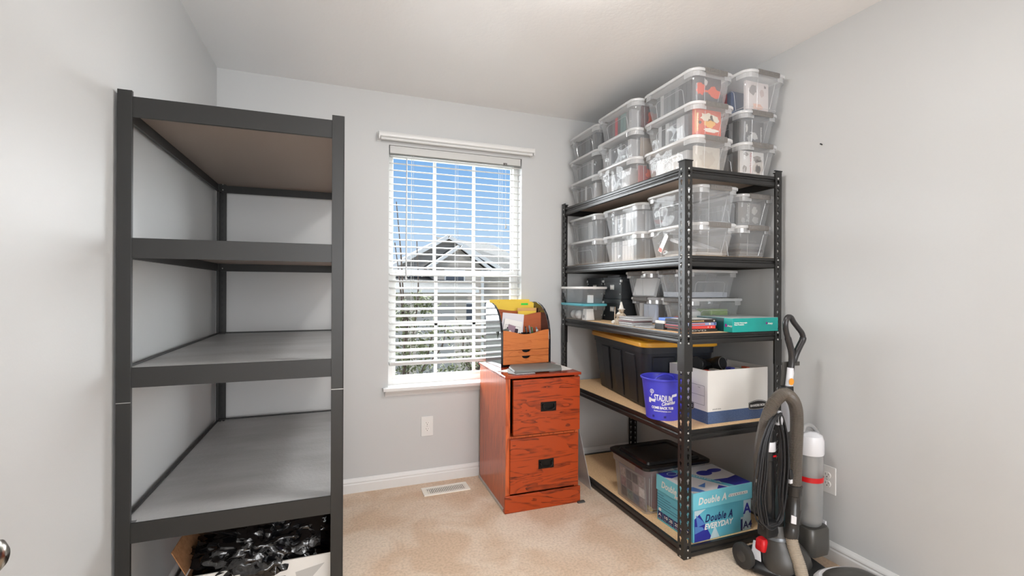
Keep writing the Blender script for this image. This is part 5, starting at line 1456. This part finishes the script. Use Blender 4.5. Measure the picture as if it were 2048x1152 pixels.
front([(.012, .110), (.012, .148), (.080, .148), (.040, .128)], M_PALE, da, 'front_print', y=c0_ - .0005)
front([(.030, .070), (.075, .078), (.060, .095), (.020, .128)], M_SKY, da, 'front_print', y=c0_ - .0009)
front([(.014, .040), (.070, .052), (.060, .066), (.014, .075)], M_SKY, da, 'front_print', y=c0_ - .0009)
front([(.105, .002), (.165, .002), (.136, .060)], M_PALE, da, 'front_print', y=c0_ - .0009)
letters('lettering', 'Double A', .050, M_NAVYD, da, (.074, c0_ - .0012, .086), (1, 0, 0), (0, 0, 1), shear=.3, bold=.0012, fit=.170, spacing=1.15)
letters('lettering', 'EVERYDAY', .036, M_PAPER, da, (.070, c0_ - .0012, .052), (1, 0, 0), (0, 0, 1), shear=.2, bold=.0012, fit=.180)
front([(.300, .002), (.366, .002), (.366, .150), (.318, .150), (.318, .070), (.300, .070)], M_PALE, da, 'front_print', y=c0_ - .0005)
front([(.300, .004), (.312, .004), (.312, .060), (.300, .060)], M_NAVYD, da, 'front_print', y=c0_ - .0009)
letters('lettering', 'A', .07, M_NAVY, da, (.318, c0_ - .0006, .085), (1, 0, 0), (0, 0, 1), bold=.002)
letters('lettering', 'A4', .05, M_NAVYD, da, (.316, c0_ - .0006, .012), (1, 0, 0), (0, 0, 1), bold=.001)
# printed side
sd = MB()
for k in range(6):
    z_ = .135 - k * .013
    sd.add([(c0_ - .0006, .258, z_), (c0_ - .0006, .258 - (.05, .10, .22, .10, .22, .22)[k], z_), (c0_ - .0006, .258 - (.05, .10, .22, .10, .22, .22)[k], z_ - .0022), (c0_ - .0006, .258, z_ - .0022)], [(0, 1, 2, 3)])
sd.build('printed_lines', M_NAVYD, da)
for k, tx in enumerate(('A', '10', '25', '25', '80', '75')):
    y0_ = .252 - k * .040
    MB().add([(c0_ - .0006, y0_, .010), (c0_ - .0006, y0_ - .037, .010), (c0_ - .0006, y0_ - .037, .048), (c0_ - .0006, y0_, .048)], [(0, 1, 2, 3)]).build('printed_square', M_NAVYD, da)
    letters('lettering', tx, .020, M_PAPER, da, (c0_ - .0008, y0_ - .006, .026), (0, -1, 0), (0, 0, 1), bold=.0006, fit=.024)
    letters('lettering', 'pack', .007, M_PAPER, da, (c0_ - .0008, y0_ - .008, .015), (0, -1, 0), (0, 0, 1), fit=.018)
MB().add([(c0_ - .0009, .236 + .010 * math.cos(k * PI / 10), .058 + .008 * math.sin(k * PI / 10)) for k in range(20)], [tuple(range(20))]).build('leaf_mark', M_PAPER, da)

# white ribbed adapter card standing behind the box lid, beside the vacuum
o = thing('cardstock_pouch', 'white folded paper label with fine print beside the vacuum hose', 'paper label', (1.940, 1.735, 0.2795), math.radians(20))
MB().prism([(0, 0), (.030, -.012 + .012), (.032, .085), (-.004, .070), (-.010, .050)], -.002, .002, 'y').build('paper', M_PAPER, o)

for k in range(3): marks((70, 70, 72), 0, .045 + .010 * k, .006, .024, seed=k)(o, -.0022)

# ------------------------------------------------------------------ upright vacuum
VO = Vector((1.840, 1.480, 0.0))
vac = thing('upright_vacuum', 'black and white upright vacuum with coiled cord and ribbed hose by the right wall', 'vacuum', VO)
def vb(mb, name, m, parent=None, **k):
    mb.v = [tuple(Vector(p) - VO) for p in mb.v]
    return mb.build(name, m, parent or vac, **k)
def ribbed(pts, r, pitch=.0045, amp=.0022, n=14, mi=0):
    c = spline(pts, 24)
    # resample evenly
    out = [c[0]]; acc = 0
    for a, b in zip(c, c[1:]):
        seg = (b - a).length
        while acc + seg >= pitch / 2:
            t = (pitch / 2 - acc) / seg
            a = a.lerp(b, t); out.append(a.copy()); seg = (b - a).length; acc = 0
        acc += seg
    rs = [r if i % 2 else r - amp for i in range(len(out))]
    return MB().tube(out, rs, n, mi)
M_HOSE = mat('hose_brown_grey', (98, 90, 82), .38); M_HOSEL = mat('hose_beige', (176, 164, 148), .4)
M_DGL = mat('smoke_grey_plastic', (74, 72, 68), .3)
# floor head
hd = MB()
def head_loop(z, s_, dy=0):
    pts = [(-.145, -.06), (-.150, .0), (-.135, .070), (-.100, .118), (-.03, .135), (.05, .130), (.110, .105), (.140, .05), (.150, -.04), (.145, -.085), (.10, -.105), (-.10, -.105)]
    c = spline([(x, y, 0) for x, y in pts] + [(pts[0][0], pts[0][1], 0)], 4)[:-1]
    rot = math.radians(-8)
    return [(1.925 + (p.x * s_) * math.cos(rot) - (p.y * s_ + dy) * math.sin(rot), 1.235 + (p.x * s_) * math.sin(rot) + (p.y * s_ + dy) * math.cos(rot), z) for p in c]
hd.loft([head_loop(.006, .96), head_loop(.012, 1.0), head_loop(.040, 1.0), head_loop(.046, .99)])
vb(hd, 'floor_head', M_DGREY, bevel=0, smooth=True)
hb = MB(); hb.loft([head_loop(.046, .995), head_loop(.060, .985), head_loop(.072, .93), head_loop(.077, .86), head_loop(.074, .80)], 0, False, True)
vb(hb, 'white_trim', M_VWHITE, smooth=True)
hc = MB(); hc.loft([head_loop(.0745, .79), head_loop(.086, .74), head_loop(.092, .62), head_loop(.094, .4)], 0, False, True)
vb(hc, 'head_cover', M_DGL, smooth=True)
# body base
bs = MB()
def ell(cx, cy, rx, ry, z, n=28): return [(cx + rx * math.cos(2 * PI * k / n), cy + ry * math.sin(2 * PI * k / n), z) for k in range(n)]
bs.loft([ell(1.835, 1.475, .105, .080, .022), ell(1.835, 1.478, .112, .085, .045), ell(1.832, 1.484, .106, .082, .085), ell(1.825, 1.492, .085, .070, .118), ell(1.812, 1.500, .062, .055, .150), ell(1.800, 1.505, .050, .048, .190), ell(1.798, 1.507, .042, .042, .215)])
vb(bs, 'motor_housing', M_DGREY, smooth=True)
bb_ = MB()
bb_.loft([[(1.690, 1.520, .010), (1.715, 1.610, .014), (1.950, 1.620, .014), (1.975, 1.500, .010), (1.955, 1.330, .010), (1.800, 1.330, .010)],
          [(1.690, 1.520, .030), (1.715, 1.612, .060), (1.950, 1.622, .060), (1.978, 1.500, .040), (1.960, 1.320, .036), (1.795, 1.320, .036)],
          [(1.730, 1.520, .050), (1.735, 1.595, .080), (1.935, 1.605, .080), (1.960, 1.500, .060), (1.945, 1.335, .046), (1.810, 1.335, .046)]])
vb(bb_, 'chassis', M_BLKPL, bevel=.004, smooth=True)
for cx in (1.690, 1.972):
    w_ = MB(); w_.lathe([(.018, -.0145), (.046, -.0145), (.053, -.010), (.054, .0), (.053, .010), (.046, .0145), (.018, .0145)], (cx, 1.575, .0545), 36, axis='x')
    wo = vb(w_, 'wheel', mat('wheel_rubber', (52, 51, 49), .6), smooth=True)
    vb(MB().lathe([(.001, -.018), (.020, -.017), (.026, -.013), (.026, .013), (.020, .017), (.001, .018)], (cx, 1.575, .0545), 24, axis='x'), 'hub', M_DGREY, wo, smooth=True)
vb(MB().loft([[(1.712, 1.560, .052), (1.740, 1.575, .050), (1.750, 1.535, .050), (1.722, 1.510, .052)], [(1.722, 1.556, .102), (1.744, 1.572, .118), (1.752, 1.545, .118), (1.728, 1.520, .098)]]), 'white_side_panel', M_VWHITE, bevel=.003)
vb(MB().loft([rr(1.722, 1.500, 1.766, 1.545, .010, .098), rr(1.720, 1.498, 1.768, 1.547, .012, .105), rr(1.722, 1.500, 1.766, 1.545, .012, .140), rr(1.728, 1.506, 1.760, 1.539, .010, .148)]), 'release_pedal', M_RED, smooth=True)
vb(MB().lathe([(.050, .150), (.056, .156), (.054, .166), (.046, .178)], (1.803, 1.503, 0), 32), 'neck_ring', mat('satin_grey', (104, 108, 112), .3, metal=.4), smooth=True)
vb(MB().box((1.762, 1.440, .088), (1.774, 1.449, .112)), 'latch_clip', M_ZINC, bevel=.002)
# spine
sp = MB()
sp.loft([rr(1.872, 1.505, 2.020, 1.590, .02, .120), rr(1.880, 1.500, 2.010, 1.590, .02, .200), rr(1.895, 1.500, 2.000, 1.585, .02, .470), rr(1.905, 1.500, 1.996, 1.580, .018, .580), rr(1.915, 1.505, 1.985, 1.570, .016, .600)])
vb(sp, 'spine', M_DGL, smooth=True)
vb(MB().loft([rr(1.940, 1.440, 2.052, 1.560, .022, .062), rr(1.932, 1.436, 2.060, 1.565, .03, .085), rr(1.935, 1.440, 2.062, 1.565, .03, .170), rr(1.940, 1.446, 2.058, 1.56, .03, .180)]), 'bin_base', M_DGL, smooth=True)
vb(MB().box((2.060, 1.470, .10), (2.070, 1.540, .190)), 'white_back_edge', M_VWHITE, bevel=.002)
BC = (1.997, 1.498, 0)
bn = MB(); bn.lathe([(.040, .181), (.048, .190), (.051, .215), (.053, .495), (.053, .500)], BC, 40, cap0=True, cap1=False)
bo_ = vb(bn, 'dust_bin', M_BINP, smooth=True)
vb(MB().lathe([(.0532, .380), (.0540, .380), (.0543, .402), (.0535, .402)], BC, 40, cap0=False, cap1=False), 'red_band', M_RED, bo_, smooth=True)
vb(MB().lathe([(.010, .186), (.046, .196), (.050, .222), (.030, .250), (.008, .258)], BC, 24), 'collected_dust', mat('dust_grey', (132, 130, 126), .95, bump=(50, .8, .01)), bo_, smooth=True)
vb(MB().lathe([(.022, .30), (.030, .31), (.032, .48), (.020, .49)], BC, 24), 'cyclone_core', mat('core_grey', (150, 149, 147), .5), bo_, smooth=True)
tp = MB(); tp.lathe([(.0545, .498), (.0565, .504), (.0560, .560), (.050, .580), (.030, .592), (.001, .595)], BC, 40, cap0=True, cap1=False)
vb(tp, 'bin_lid', M_VWHITE, smooth=True)
vb(MB().tube(spline([(1.958, 1.502, .596), (1.972, 1.500, .622), (2.005, 1.498, .620), (2.040, 1.498, .592), (2.052, 1.498, .570)], 6), .009, 10), 'bin_handle', mat('light_grey_plastic', (150, 150, 150), .35), smooth=True)
# stand-off wand (left)
wn = MB(); wn.lathe([(.024, .215), (.030, .225), (.029, .300), (.028, .500), (.030, .502), (.030, .540)], (1.742, 1.497, 0), 28)
wa = vb(wn, 'wand', M_BLKPL, smooth=True)
vb(MB().lathe([(.0295, .5405), (.0305, .543), (.0305, .578), (.0290, .581)], (1.743, 1.497, 0), 28), 'white_band', M_VWHITE, wa, smooth=True)
vb(MB().lathe([(.026, .582), (.027, .590), (.0255, .625), (.020, .632)], (1.745, 1.497, 0), 28), 'wand_cap', M_BLKPL, wa, smooth=True)
vb(MB().box((1.738, 1.4655, .520), (1.756, 1.4685, .527)), 'red_mark', M_RED, wa)
vb(MB().tube(spline([(1.744, 1.52, .64), (1.752, 1.50, .70), (1.770, 1.50, .75), (1.80, 1.50, .765)], 5), .008, 8), 'wand_hook', M_BLKPL, wa, smooth=True)
# hoses
ho = ribbed([(1.758, 1.548, .400), (1.748, 1.540, .500), (1.726, 1.508, .595), (1.714, 1.476, .684), (1.731, 1.458, .754), (1.775, 1.447, .790), (1.822, 1.449, .768), (1.849, 1.450, .722), (1.855, 1.450, .650), (1.850, 1.450, .540), (1.842, 1.450, .380)], .0265)
vb(ho, 'hose', M_HOSE, smooth=False)
h2 = ribbed([(1.818, 1.449, .185), (1.812, 1.430, .140), (1.806, 1.398, .085), (1.800, 1.376, .034)], .0262, .0062, .0030)
vb(h2, 'lower_hose', M_HOSEL)
cu = MB(); cu.lathe([(.024, .175), (.030, .178), (.0305, .215), (.029, .218), (.029, .238), (.0315, .240), (.0315, .292), (.029, .295), (.0285, .352), (.031, .355), (.031, .392), (.027, .396)], (0, 0, 0), 26)
cu.v = [(x + 1.818 + (z - .175) * .11, y + 1.4495, z) for x, y, z in cu.v]
co_ = vb(cu, 'hose_coupling', mat('coupling_smoke', (48, 46, 44), .22), smooth=True)
vb(MB().loft([[(1.792, 1.4275, .250), (1.808, 1.4175, .246), (1.810, 1.4175, .278), (1.794, 1.4275, .284)], [(1.792, 1.4235, .250), (1.808, 1.4135, .246), (1.810, 1.4135, .278), (1.794, 1.4235, .284)]]), 'white_clip', M_VWHITE, co_, bevel=.001)
# neck
vb(MB().tube([(1.918, 1.530, .880), (1.905, 1.532, .760)], [.0145, .016], 18), 'handle_tube', M_VWHITE, smooth=True)
vb(MB().tube([(1.905, 1.535, .790), (1.912, 1.540, .700), (1.935, 1.545, .595)], [.021, .024, .028], 18), 'neck_tube', mat('silver_plastic', (196, 198, 204), .3), smooth=True)
vb(MB().loft([[(1.894, 1.545, .905), (1.946, 1.545, .905), (1.950, 1.553, .905), (1.890, 1.553, .905)], [(1.884, 1.545, .785), (1.905, 1.545, .770), (1.945, 1.553, .740), (1.880, 1.553, .785)]]), 'back_sheath', M_DGREY, bevel=.002)
bk_ = MB(); bk_.box((1.946, 1.540, .885), (1.988, 1.552, .903)); bk_.tube([(1.934, 1.545, .800), (1.940, 1.545, .745), (1.955, 1.542, .738)], [.004, .004, .006], 8)
vb(bk_, 'cord_bracket', M_DGREY)
st_ = MB(); st_.lathe([(.0155, -.0009), (.0155, 0)], (1.906, 1.5165, .820), 20, axis='y'); vb(st_, 'orange_sticker', mat('orange_sticker', (240, 160, 50), .5))
vb(MB().loft([rr(1.862, 1.505, 1.912, 1.545, .008, .775), rr(1.866, 1.508, 1.914, 1.545, .008, .800)]), 'hose_clip', M_BLKPL, bevel=.002)
hp_ = [(1.918, 1.530, .862), (1.924, 1.529, .915), (1.918, 1.527, .955), (1.898, 1.525, 1.005), (1.880, 1.523, 1.050), (1.876, 1.522, 1.085), (1.888, 1.522, 1.108), (1.908, 1.522, 1.108), (1.928, 1.523, 1.085), (1.958, 1.525, 1.058), (1.984, 1.527, 1.034), (1.992, 1.528, 1.008), (1.974, 1.529, .978), (1.952, 1.529, .945), (1.934, 1.530, .905)]
hs_ = spline(hp_, 6)
rs_ = [.014 if i < 20 else .0115 if i < len(hs_) - 20 else .014 for i in range(len(hs_))]
vb(MB().tube(hs_, rs_, 14), 'handle', mat('handle_black', (46, 45, 46), .26), smooth=True)
# cord hooks and cord
vb(MB().loft([rr(1.728, 1.435, 1.758, 1.462, .008, .665), rr(1.732, 1.432, 1.762, 1.462, .010, .690), rr(1.738, 1.440, 1.756, 1.460, .008, .722)]), 'cord_hook', mat('hook_grey', (190, 190, 194), .3), smooth=True)
vb(MB().loft([rr(1.664, 1.430, 1.726, 1.480, .008, .205), rr(1.660, 1.426, 1.728, 1.482, .010, .222), rr(1.664, 1.428, 1.724, 1.480, .010, .262), rr(1.672, 1.440, 1.716, 1.478, .008, .272)]), 'cord_bracket', M_BLKPL, smooth=True)
rnd = random.Random(21)
cd_ = MB()
for k in range(11):
    s_ = k / 10
    xl = 1.606 + .050 * s_ + rnd.uniform(-.004, .004); xr = 1.786 - .034 * s_ + rnd.uniform(-.003, .003)
    zb_ = .232 + .030 * rnd.random(); y_ = 1.446 - .010 * math.sin(k) - .0025 * (k % 3)
    pts = [(1.744, y_ + .004, .716 - .003 * (k % 4)), (1.712 - .012 * (1 - s_), y_, .690), ((1.660 + xl) / 2 + .014, y_ - .003, .600), (xl + .010, y_ - .004, .480), (xl, y_ - .002, .370), (xl + .018, y_, .285), (1.668, y_ - .003, zb_), (1.702, y_ - .004, zb_ - .004),
           (1.742 + .008 * s_, y_ - .003, .275), (xr - .012, y_ - .004, .380), (xr, y_ - .004, .500), (xr - .004, y_ - .002, .610), (xr - .022, y_, .685), (1.748, y_ + .004, .716 - .003 * (k % 4))]
    cd_.tube(spline(pts, 6), .0036, 7)
cd_.tube(spline([(1.775, 1.436, .62), (1.782, 1.432, .55), (1.786, 1.430, .50), (1.788, 1.428, .47)], 5), .0036, 7)
vb(cd_, 'power_cord', mat('cord_black', (34, 35, 38), .42), smooth=True)
vb(MB().loft([rr(1.780, 1.420, 1.798, 1.436, .004, .436), rr(1.778, 1.418, 1.800, 1.438, .005, .450), rr(1.782, 1.422, 1.796, 1.436, .004, .476)]), 'plug', M_BLKPL, smooth=True)
vb(MB().box((1.782, 1.421, .418), (1.796, 1.433, .4358)), 'plug_face', M_VWHITE, bevel=.001)

# ------------------------------------------------------------------ box and bag at the foot of the charcoal unit
cbx = thing('cardboard_box', 'open white cardboard box with brown inside on the floor shelf of the charcoal unit', 'box', (-0.462, 1.795, 0.0635), math.radians(-.6))
XW, YW, HW = .455, .42, .222
b_ = MB(); t_ = .005
b_.box((0, 0, 0), (XW, t_, HW)); b_.box((0, YW - t_, 0), (XW, YW, HW)); b_.box((0, t_, 0), (t_, YW - t_, HW)); b_.box((XW - t_, t_, 0), (XW, YW - t_, HW)); b_.box((t_, t_, 0), (XW - t_, YW - t_, t_))
o = b_.build('carton', [M_WCARD, M_CARD], cbx)
for p_ in o.data.polygons:
    c = p_.center
    inside = (t_ * .5 < c.x < XW - t_ * .5) and (t_ * .5 < c.y < YW - t_ * .5)
    p_.material_index = 1 if (inside or abs(p_.normal.z) > .5 and False) else 0
MB().loft([[(-.002, .02, HW - .002), (-.002, YW - .02, HW - .002), (.001, YW - .02, HW - .002), (.001, .02, HW - .002)], [(-.045, .03, HW + .075), (-.045, YW - .03, HW + .075), (-.042, YW - .03, HW + .075), (-.042, .03, HW + .075)]]).build('flap', M_CARD, cbx)
MB().loft([[(XW - .001, .02, HW - .002), (XW - .001, YW - .02, HW - .002), (XW + .002, YW - .02, HW - .002), (XW + .002, .02, HW - .002)], [(XW - .012, .03, HW + .10), (XW - .012, YW - .03, HW + .10), (XW - .009, YW - .03, HW + .10), (XW - .009, .03, HW + .10)]]).build('flap', M_CARD, cbx)
MB().add([(.330, -.0006, .176), (.425, -.0006, .192), (.385, -.0006, .150), (.335, -.0006, .150)], [(0, 1, 2, 3)]).build('printed_shape', mat('print_grey_shape', (184, 182, 178), .6), cbx)
MB().add([(.270, -.0006, .160), (.305, -.0006, .166), (.305, -.0006, .120), (.270, -.0006, .120)], [(0, 1, 2, 3)]).build('printed_shape', mat('print_blue_shape', (60, 130, 180), .6), cbx)
MB().add([(.273, -.0009, .156), (.302, -.0009, .162), (.302, -.0009, .124), (.273, -.0009, .124)], [(0, 1, 2, 3)]).build('printed_shape', M_WCARD, cbx)

from mathutils import noise as mnoise
def crumpled(name, m, c, r, seed, amp, label, cat, n=84, zmax=None, wide=1.0, pts=None):
    vs = []; fs = []
    nr = n // 2
    for i in range(nr + 1):
        th = PI * i / nr
        for k in range(n):
            ph = 2 * PI * k / n
            d = Vector((math.sin(th) * math.cos(ph), math.sin(th) * math.sin(ph), math.cos(th)))
            q = d * 2.2 + Vector((seed, seed * 2.1, 0))
            wq = q + Vector((mnoise.noise(q * 1.3), mnoise.noise(q * 1.3 + Vector((9, 2, 4))), mnoise.noise(q * 1.3 + Vector((1, 8, 5))))) * .9
            w_ = 0.62 * (1 - 2.4 * abs(mnoise.noise(Vector((wq.x * .6, wq.y * 1.1, wq.z * 1.5))))) + 0.26 * (1 - 2.2 * abs(mnoise.noise(Vector((wq.x * 1.2, wq.y * 3.0, wq.z * 3.0)) + Vector((3, 1, 7)))))
            s_ = 1 + amp * (w_ - .5)
            p = Vector((c[0] + r[0] * d.x * s_, c[1] + r[1] * d.y * s_, c[2] + r[2] * d.z * s_))
            vs.append(p)
    for i in range(nr):
        for k in range(n):
            a = i * n + k; b2 = i * n + (k + 1) % n
            fs.append((a, b2, b2 + n, a + n))
    zz = zmax
    vs = [(min(max(p[0], -.505), -.022), p[1], min(p[2], zz) if zz else p[2]) for p in vs]
    o = MB().add(vs, fs).build(name, m, None, smooth=False)
    o.data.shade_smooth()
    return tag(o, label, cat)
M_BAG = mat('black_bag_film', (12, 12, 14), .16, spec=.9, bump=(11, .45, .02))
bag = crumpled('garbage_bag', M_BAG, (-.235, 1.985, .292), (.240, .205, .125), 3.3, .50, 'crumpled glossy black plastic bag spilling out of the white cardboard box', 'bag', zmax=.452)
fold_ = MB()
# a loose tail of the bag draped over the box front
rows = []
for i in range(9):
    v_ = i / 8
    row = []
    for k in range(33):
        u = k / 32
        x = -.452 + .40 * u
        y = 1.815 + .10 * v_ + .010 * mnoise.noise(Vector((u * 6, v_ * 3, 1.0)))
        z = .288 + .105 * v_ * (0.4 + .8 * u) + .016 * (1 - 2 * abs(mnoise.noise(Vector((u * 7, v_ * 4, 5.0))))) + .022 * u * math.sin(u * 3)
        row.append((x, y, z))
    rows.append(row)
fold_.loft(rows, 0, False, False, closed=False)
fo = fold_.build('bag_tail', M_BAG, bag); fo.data.shade_smooth()
tl = MB().add([(-.36, 1.806, .287), (-.20, 1.806, .288), (-.075, 1.812, .292), (-.055, 1.86, .345), (-.20, 1.86, .33)], [(0, 1, 2, 3, 4)])
tag(MB().box((-.435, 1.90, .10), (-.30, 2.16, .30)).build('packing_board', mat('packing_white', (214, 208, 196), .7), None), 'off-white board standing inside the cardboard box beside the black bag', 'board')

# ------------------------------------------------------------------ outside the window
M_SIDING = mat('beige_siding', (196, 184, 172), .8)
def siding():
    m = bpy.data.materials.new('lap_siding'); m.use_nodes = True
    nt = m.node_tree; b = nt.nodes['Principled BSDF']; N = nt.nodes.new; L = nt.links.new
    b.inputs['Roughness'].default_value = .85
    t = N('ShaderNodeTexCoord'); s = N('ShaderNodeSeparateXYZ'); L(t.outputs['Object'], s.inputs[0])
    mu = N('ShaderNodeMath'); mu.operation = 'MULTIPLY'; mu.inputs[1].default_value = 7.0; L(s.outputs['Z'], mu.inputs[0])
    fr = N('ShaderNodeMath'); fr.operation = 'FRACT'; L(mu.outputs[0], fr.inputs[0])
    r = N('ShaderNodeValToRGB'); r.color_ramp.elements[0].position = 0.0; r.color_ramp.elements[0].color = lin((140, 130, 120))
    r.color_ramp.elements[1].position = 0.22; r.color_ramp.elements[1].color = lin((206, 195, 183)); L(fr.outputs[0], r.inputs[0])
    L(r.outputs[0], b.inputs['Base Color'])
    return m
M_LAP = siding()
M_ROOF = mat('roof_shingle', (58, 58, 56), .9, noise=(8, (72, 72, 70), (1, 1, 3)))
M_HTRIM = mat('house_trim', (232, 230, 226), .6)
M_HGLASS = mat('house_glass', (92, 96, 104), .15)
M_HGLASSD = mat('garage_panel', (172, 168, 164), .6)
gr_ = MB().box((-40, 3.6, -3.2), (50, 60, -3.0)).build('floor', mat('yard_ground', (74, 74, 72), .95, noise=(.6, (66, 72, 54), (1, 1, 1))), None)
gr_.name = 'ground_yard'; tag(gr_, 'grey pavement and yard below the window', 'ground'); gr_['kind'] = 'structure'
hs = thing('neighbor_house', 'beige sided house with grey roofs and two white-trimmed gables seen through the window', 'house', (4.8, 20.0, -3.0))
def H(x, y, z): return (x - 4.8, y - 20.0, z + 3.0)
def hbox(a, b, name, m, par=None, bevel=0):
    return MB().box(H(*a), H(*b)).build(name, m, par or hs, bevel=bevel)
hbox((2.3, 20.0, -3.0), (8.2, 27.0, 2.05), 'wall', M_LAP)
# main gable
g1 = MB(); g1.prism([(2.05 - 4.8, 2.05 + 3), (6.85 - 4.8, 2.05 + 3), (4.45 - 4.8, 3.42 + 3)], -.02, .0, 'y'); g1.build('gable_wall', M_LAP, hs)
def slab(p, q, y0, y1, th, name, m):
    (x0, z0), (x1, z1) = p, q
    n = Vector((-(z1 - z0), x1 - x0)).normalized() * th
    return MB().loft([[H(x0, y, z0), H(x1, y, z1), H(x1 + n.x, y, z1 + n.y), H(x0 + n.x, y, z0 + n.y)] for y in (y0, y1)]).build(name, m, hs)
slab((1.85, 1.93), (4.45, 3.42), 19.6, 26.5, .10, 'roof', M_ROOF); slab((4.45, 3.42), (7.05, 1.93), 19.6, 26.5, .10, 'roof', M_ROOF)
slab((1.85, 1.86), (4.45, 3.35), 19.5, 19.62, .16, 'barge_board', M_HTRIM); slab((4.45, 3.35), (7.05, 1.86), 19.5, 19.62, .16, 'barge_board', M_HTRIM)
MB().loft([[H(4.5, 22.6, 3.72), H(7.5, 22.6, 3.40), H(8.6, 19.5, 2.02), H(4.9, 19.5, 2.02)], [H(4.5, 22.7, 3.78), H(7.5, 22.7, 3.46), H(8.7, 19.5, 2.12), H(4.9, 19.5, 2.12)]]).build('roof', M_ROOF, hs)
hbox((2.0, 19.45, 1.93), (8.7, 19.56, 2.05), 'fascia', M_HTRIM)
g2_ = MB(); g2_.prism([(3.65 - 4.8, 2.12 + 3), (5.80 - 4.8, 2.12 + 3), (4.72 - 4.8, 2.90 + 3)], -1.05, -.9, 'y'); g2_.build('gable_wall', M_LAP, hs)
slab((3.40, 2.02), (4.72, 2.95), 18.7, 21.0, .08, 'roof', M_ROOF); slab((4.72, 2.95), (6.05, 2.02), 18.7, 21.0, .08, 'roof', M_ROOF)
slab((3.40, 1.96), (4.72, 2.89), 18.6, 18.72, .13, 'barge_board', M_HTRIM); slab((4.72, 2.89), (6.05, 1.96), 18.6, 18.72, .13, 'barge_board', M_HTRIM)
hbox((3.7, 19.0, -3.0), (5.75, 20.0, 2.1), 'wall', M_LAP)
def hwin(x0, x1, z0, z1, y, m=M_HGLASS):
    f = hbox((x0 - .06, y - .05, z0 - .06), (x1 + .06, y, z1 + .06), 'window', M_HTRIM)
    hbox((x0, y - .07, z0), (x1, y - .052, z1), 'pane', m, f)
hwin(4.20, 4.95, 1.35, 1.95, 19.0); hwin(2.85, 3.35, 1.5, 1.92, 20.0)
hwin(4.98, 5.35, -.25, .58, 19.0); hwin(6.2, 7.2, -.3, .62, 20.0)
hbox((5.70, 18.9, -3.0), (5.82, 19.0, 2.0), 'corner_board', M_HTRIM)
# garage wing in front with its lower roof
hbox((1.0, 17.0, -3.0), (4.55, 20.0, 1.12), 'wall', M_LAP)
MB().loft([[H(.7, 16.6, 1.16), H(4.9, 16.6, 1.16), H(4.9, 20.0, 1.62), H(.7, 20.0, 1.62)], [H(.7, 16.6, 1.26), H(4.9, 16.6, 1.26), H(4.9, 20.0, 1.72), H(.7, 20.0, 1.72)]]).build('roof', M_ROOF, hs)
hbox((.7, 16.5, 1.08), (4.9, 16.62, 1.24), 'fascia', M_HTRIM)
hbox((1.3, 16.95, -3.0), (2.4, 17.0, .6), 'garage_door', M_HGLASSD); hbox((2.7, 16.95, -3.0), (4.1, 17.0, .6), 'garage_door', M_HGLASSD)
h3 = thing('far_house', 'low house with a dark roof at the far left behind the neighbor house', 'house', (-2.0, 30, -3.0))
MB().box((-6, 0, 0), (3.6, 6, 4.6)).build('wall', M_LAP, h3)
MB().loft([[(-6.5, -.5, 4.5), (4.2, -.5, 4.5), (4.2, 6.5, 4.5), (-6.5, 6.5, 4.5)], [(-5, 3, 6.0), (2.6, 3, 6.0), (2.6, 3.1, 6.0), (-5, 3.1, 6.0)]]).build('roof', M_ROOF, h3)

M_BARK = mat('bark', (74, 62, 54), .9); M_LEAF = mat('leaf_dark', (66, 74, 50), .7, noise=(6, (104, 108, 72), (1, 1, 1)))
def young_tree(x, y, label, seed, clumps, height, stems):
    r_ = random.Random(seed)
    t = thing('young_tree', label, 'tree', (x, y, -3.0))
    b_ = MB()
    b_.tube(spline([(0, 0, 0), (.03, 0, 1.2), (-.02, .02, 2.6), (.02, 0, height)], 5), [.06] * 6 + [.045] * 5 + [.03] * 5, 8)
    for (tx, tz) in stems:
        z0 = r_.uniform(2.0, 2.8)
        b_.tube(spline([(0, 0, z0), (tx * .4 + r_.uniform(-.1, .1), r_.uniform(-.1, .1), z0 + (tz + 3 - z0) * .35), (tx * .8 + .05, 0, z0 + (tz + 3 - z0) * .7), (tx, 0, tz + 3)], 5), [.018] * 6 + [.013] * 6 + [.008] * 4, 5)
    b_.build('trunk', M_BARK, t)
    l_ = MB()
    for (cx, cz, rad, n) in clumps:
        for k in range(n):
            d = Vector((r_.gauss(0, rad * .55), r_.gauss(0, rad * .5), r_.gauss(0, rad * .5)))
            c = Vector((cx, 0, cz + 3)) + d
            a = Vector((r_.uniform(-1, 1), r_.uniform(-1, 1), r_.uniform(-1, 1))).normalized()
            b2 = a.cross(Vector((r_.uniform(-1, 1), r_.uniform(-1, 1), r_.uniform(-1, 1)))).normalized()
            s_ = r_.uniform(.025, .05)
            l_.add([c + a * s_, c + b2 * s_ * .45, c - a * s_, c - b2 * s_ * .45], [(0, 1, 2, 3)])
    l_.build('foliage', M_LEAF, t)
young_tree(0.95, 7.0, 'slim young tree with sparse dark leaves just outside the left half of the window', 5,
    [(-.05, .80, .24, 260), (.28, .95, .20, 150), (.20, .35, .28, 330), (-.1, .15, .25, 200), (.3, -.15, .3, 220), (.5, .55, .2, 90)], 3.9,
    [(-.14, 2.5), (-.16, 1.9), (.16, 1.95), (.45, 1.1), (-.3, .9), (.6, .7)])
young_tree(2.25, 7.6, 'low leafy shrub tree outside the right half of the window', 9,
    [(-.1, .05, .26, 200), (.25, -.25, .3, 220), (-.5, -.2, .25, 160), (-.3, .45, .2, 60)], 3.0, [(.3, .5), (-.4, .75), (-.2, .4)])
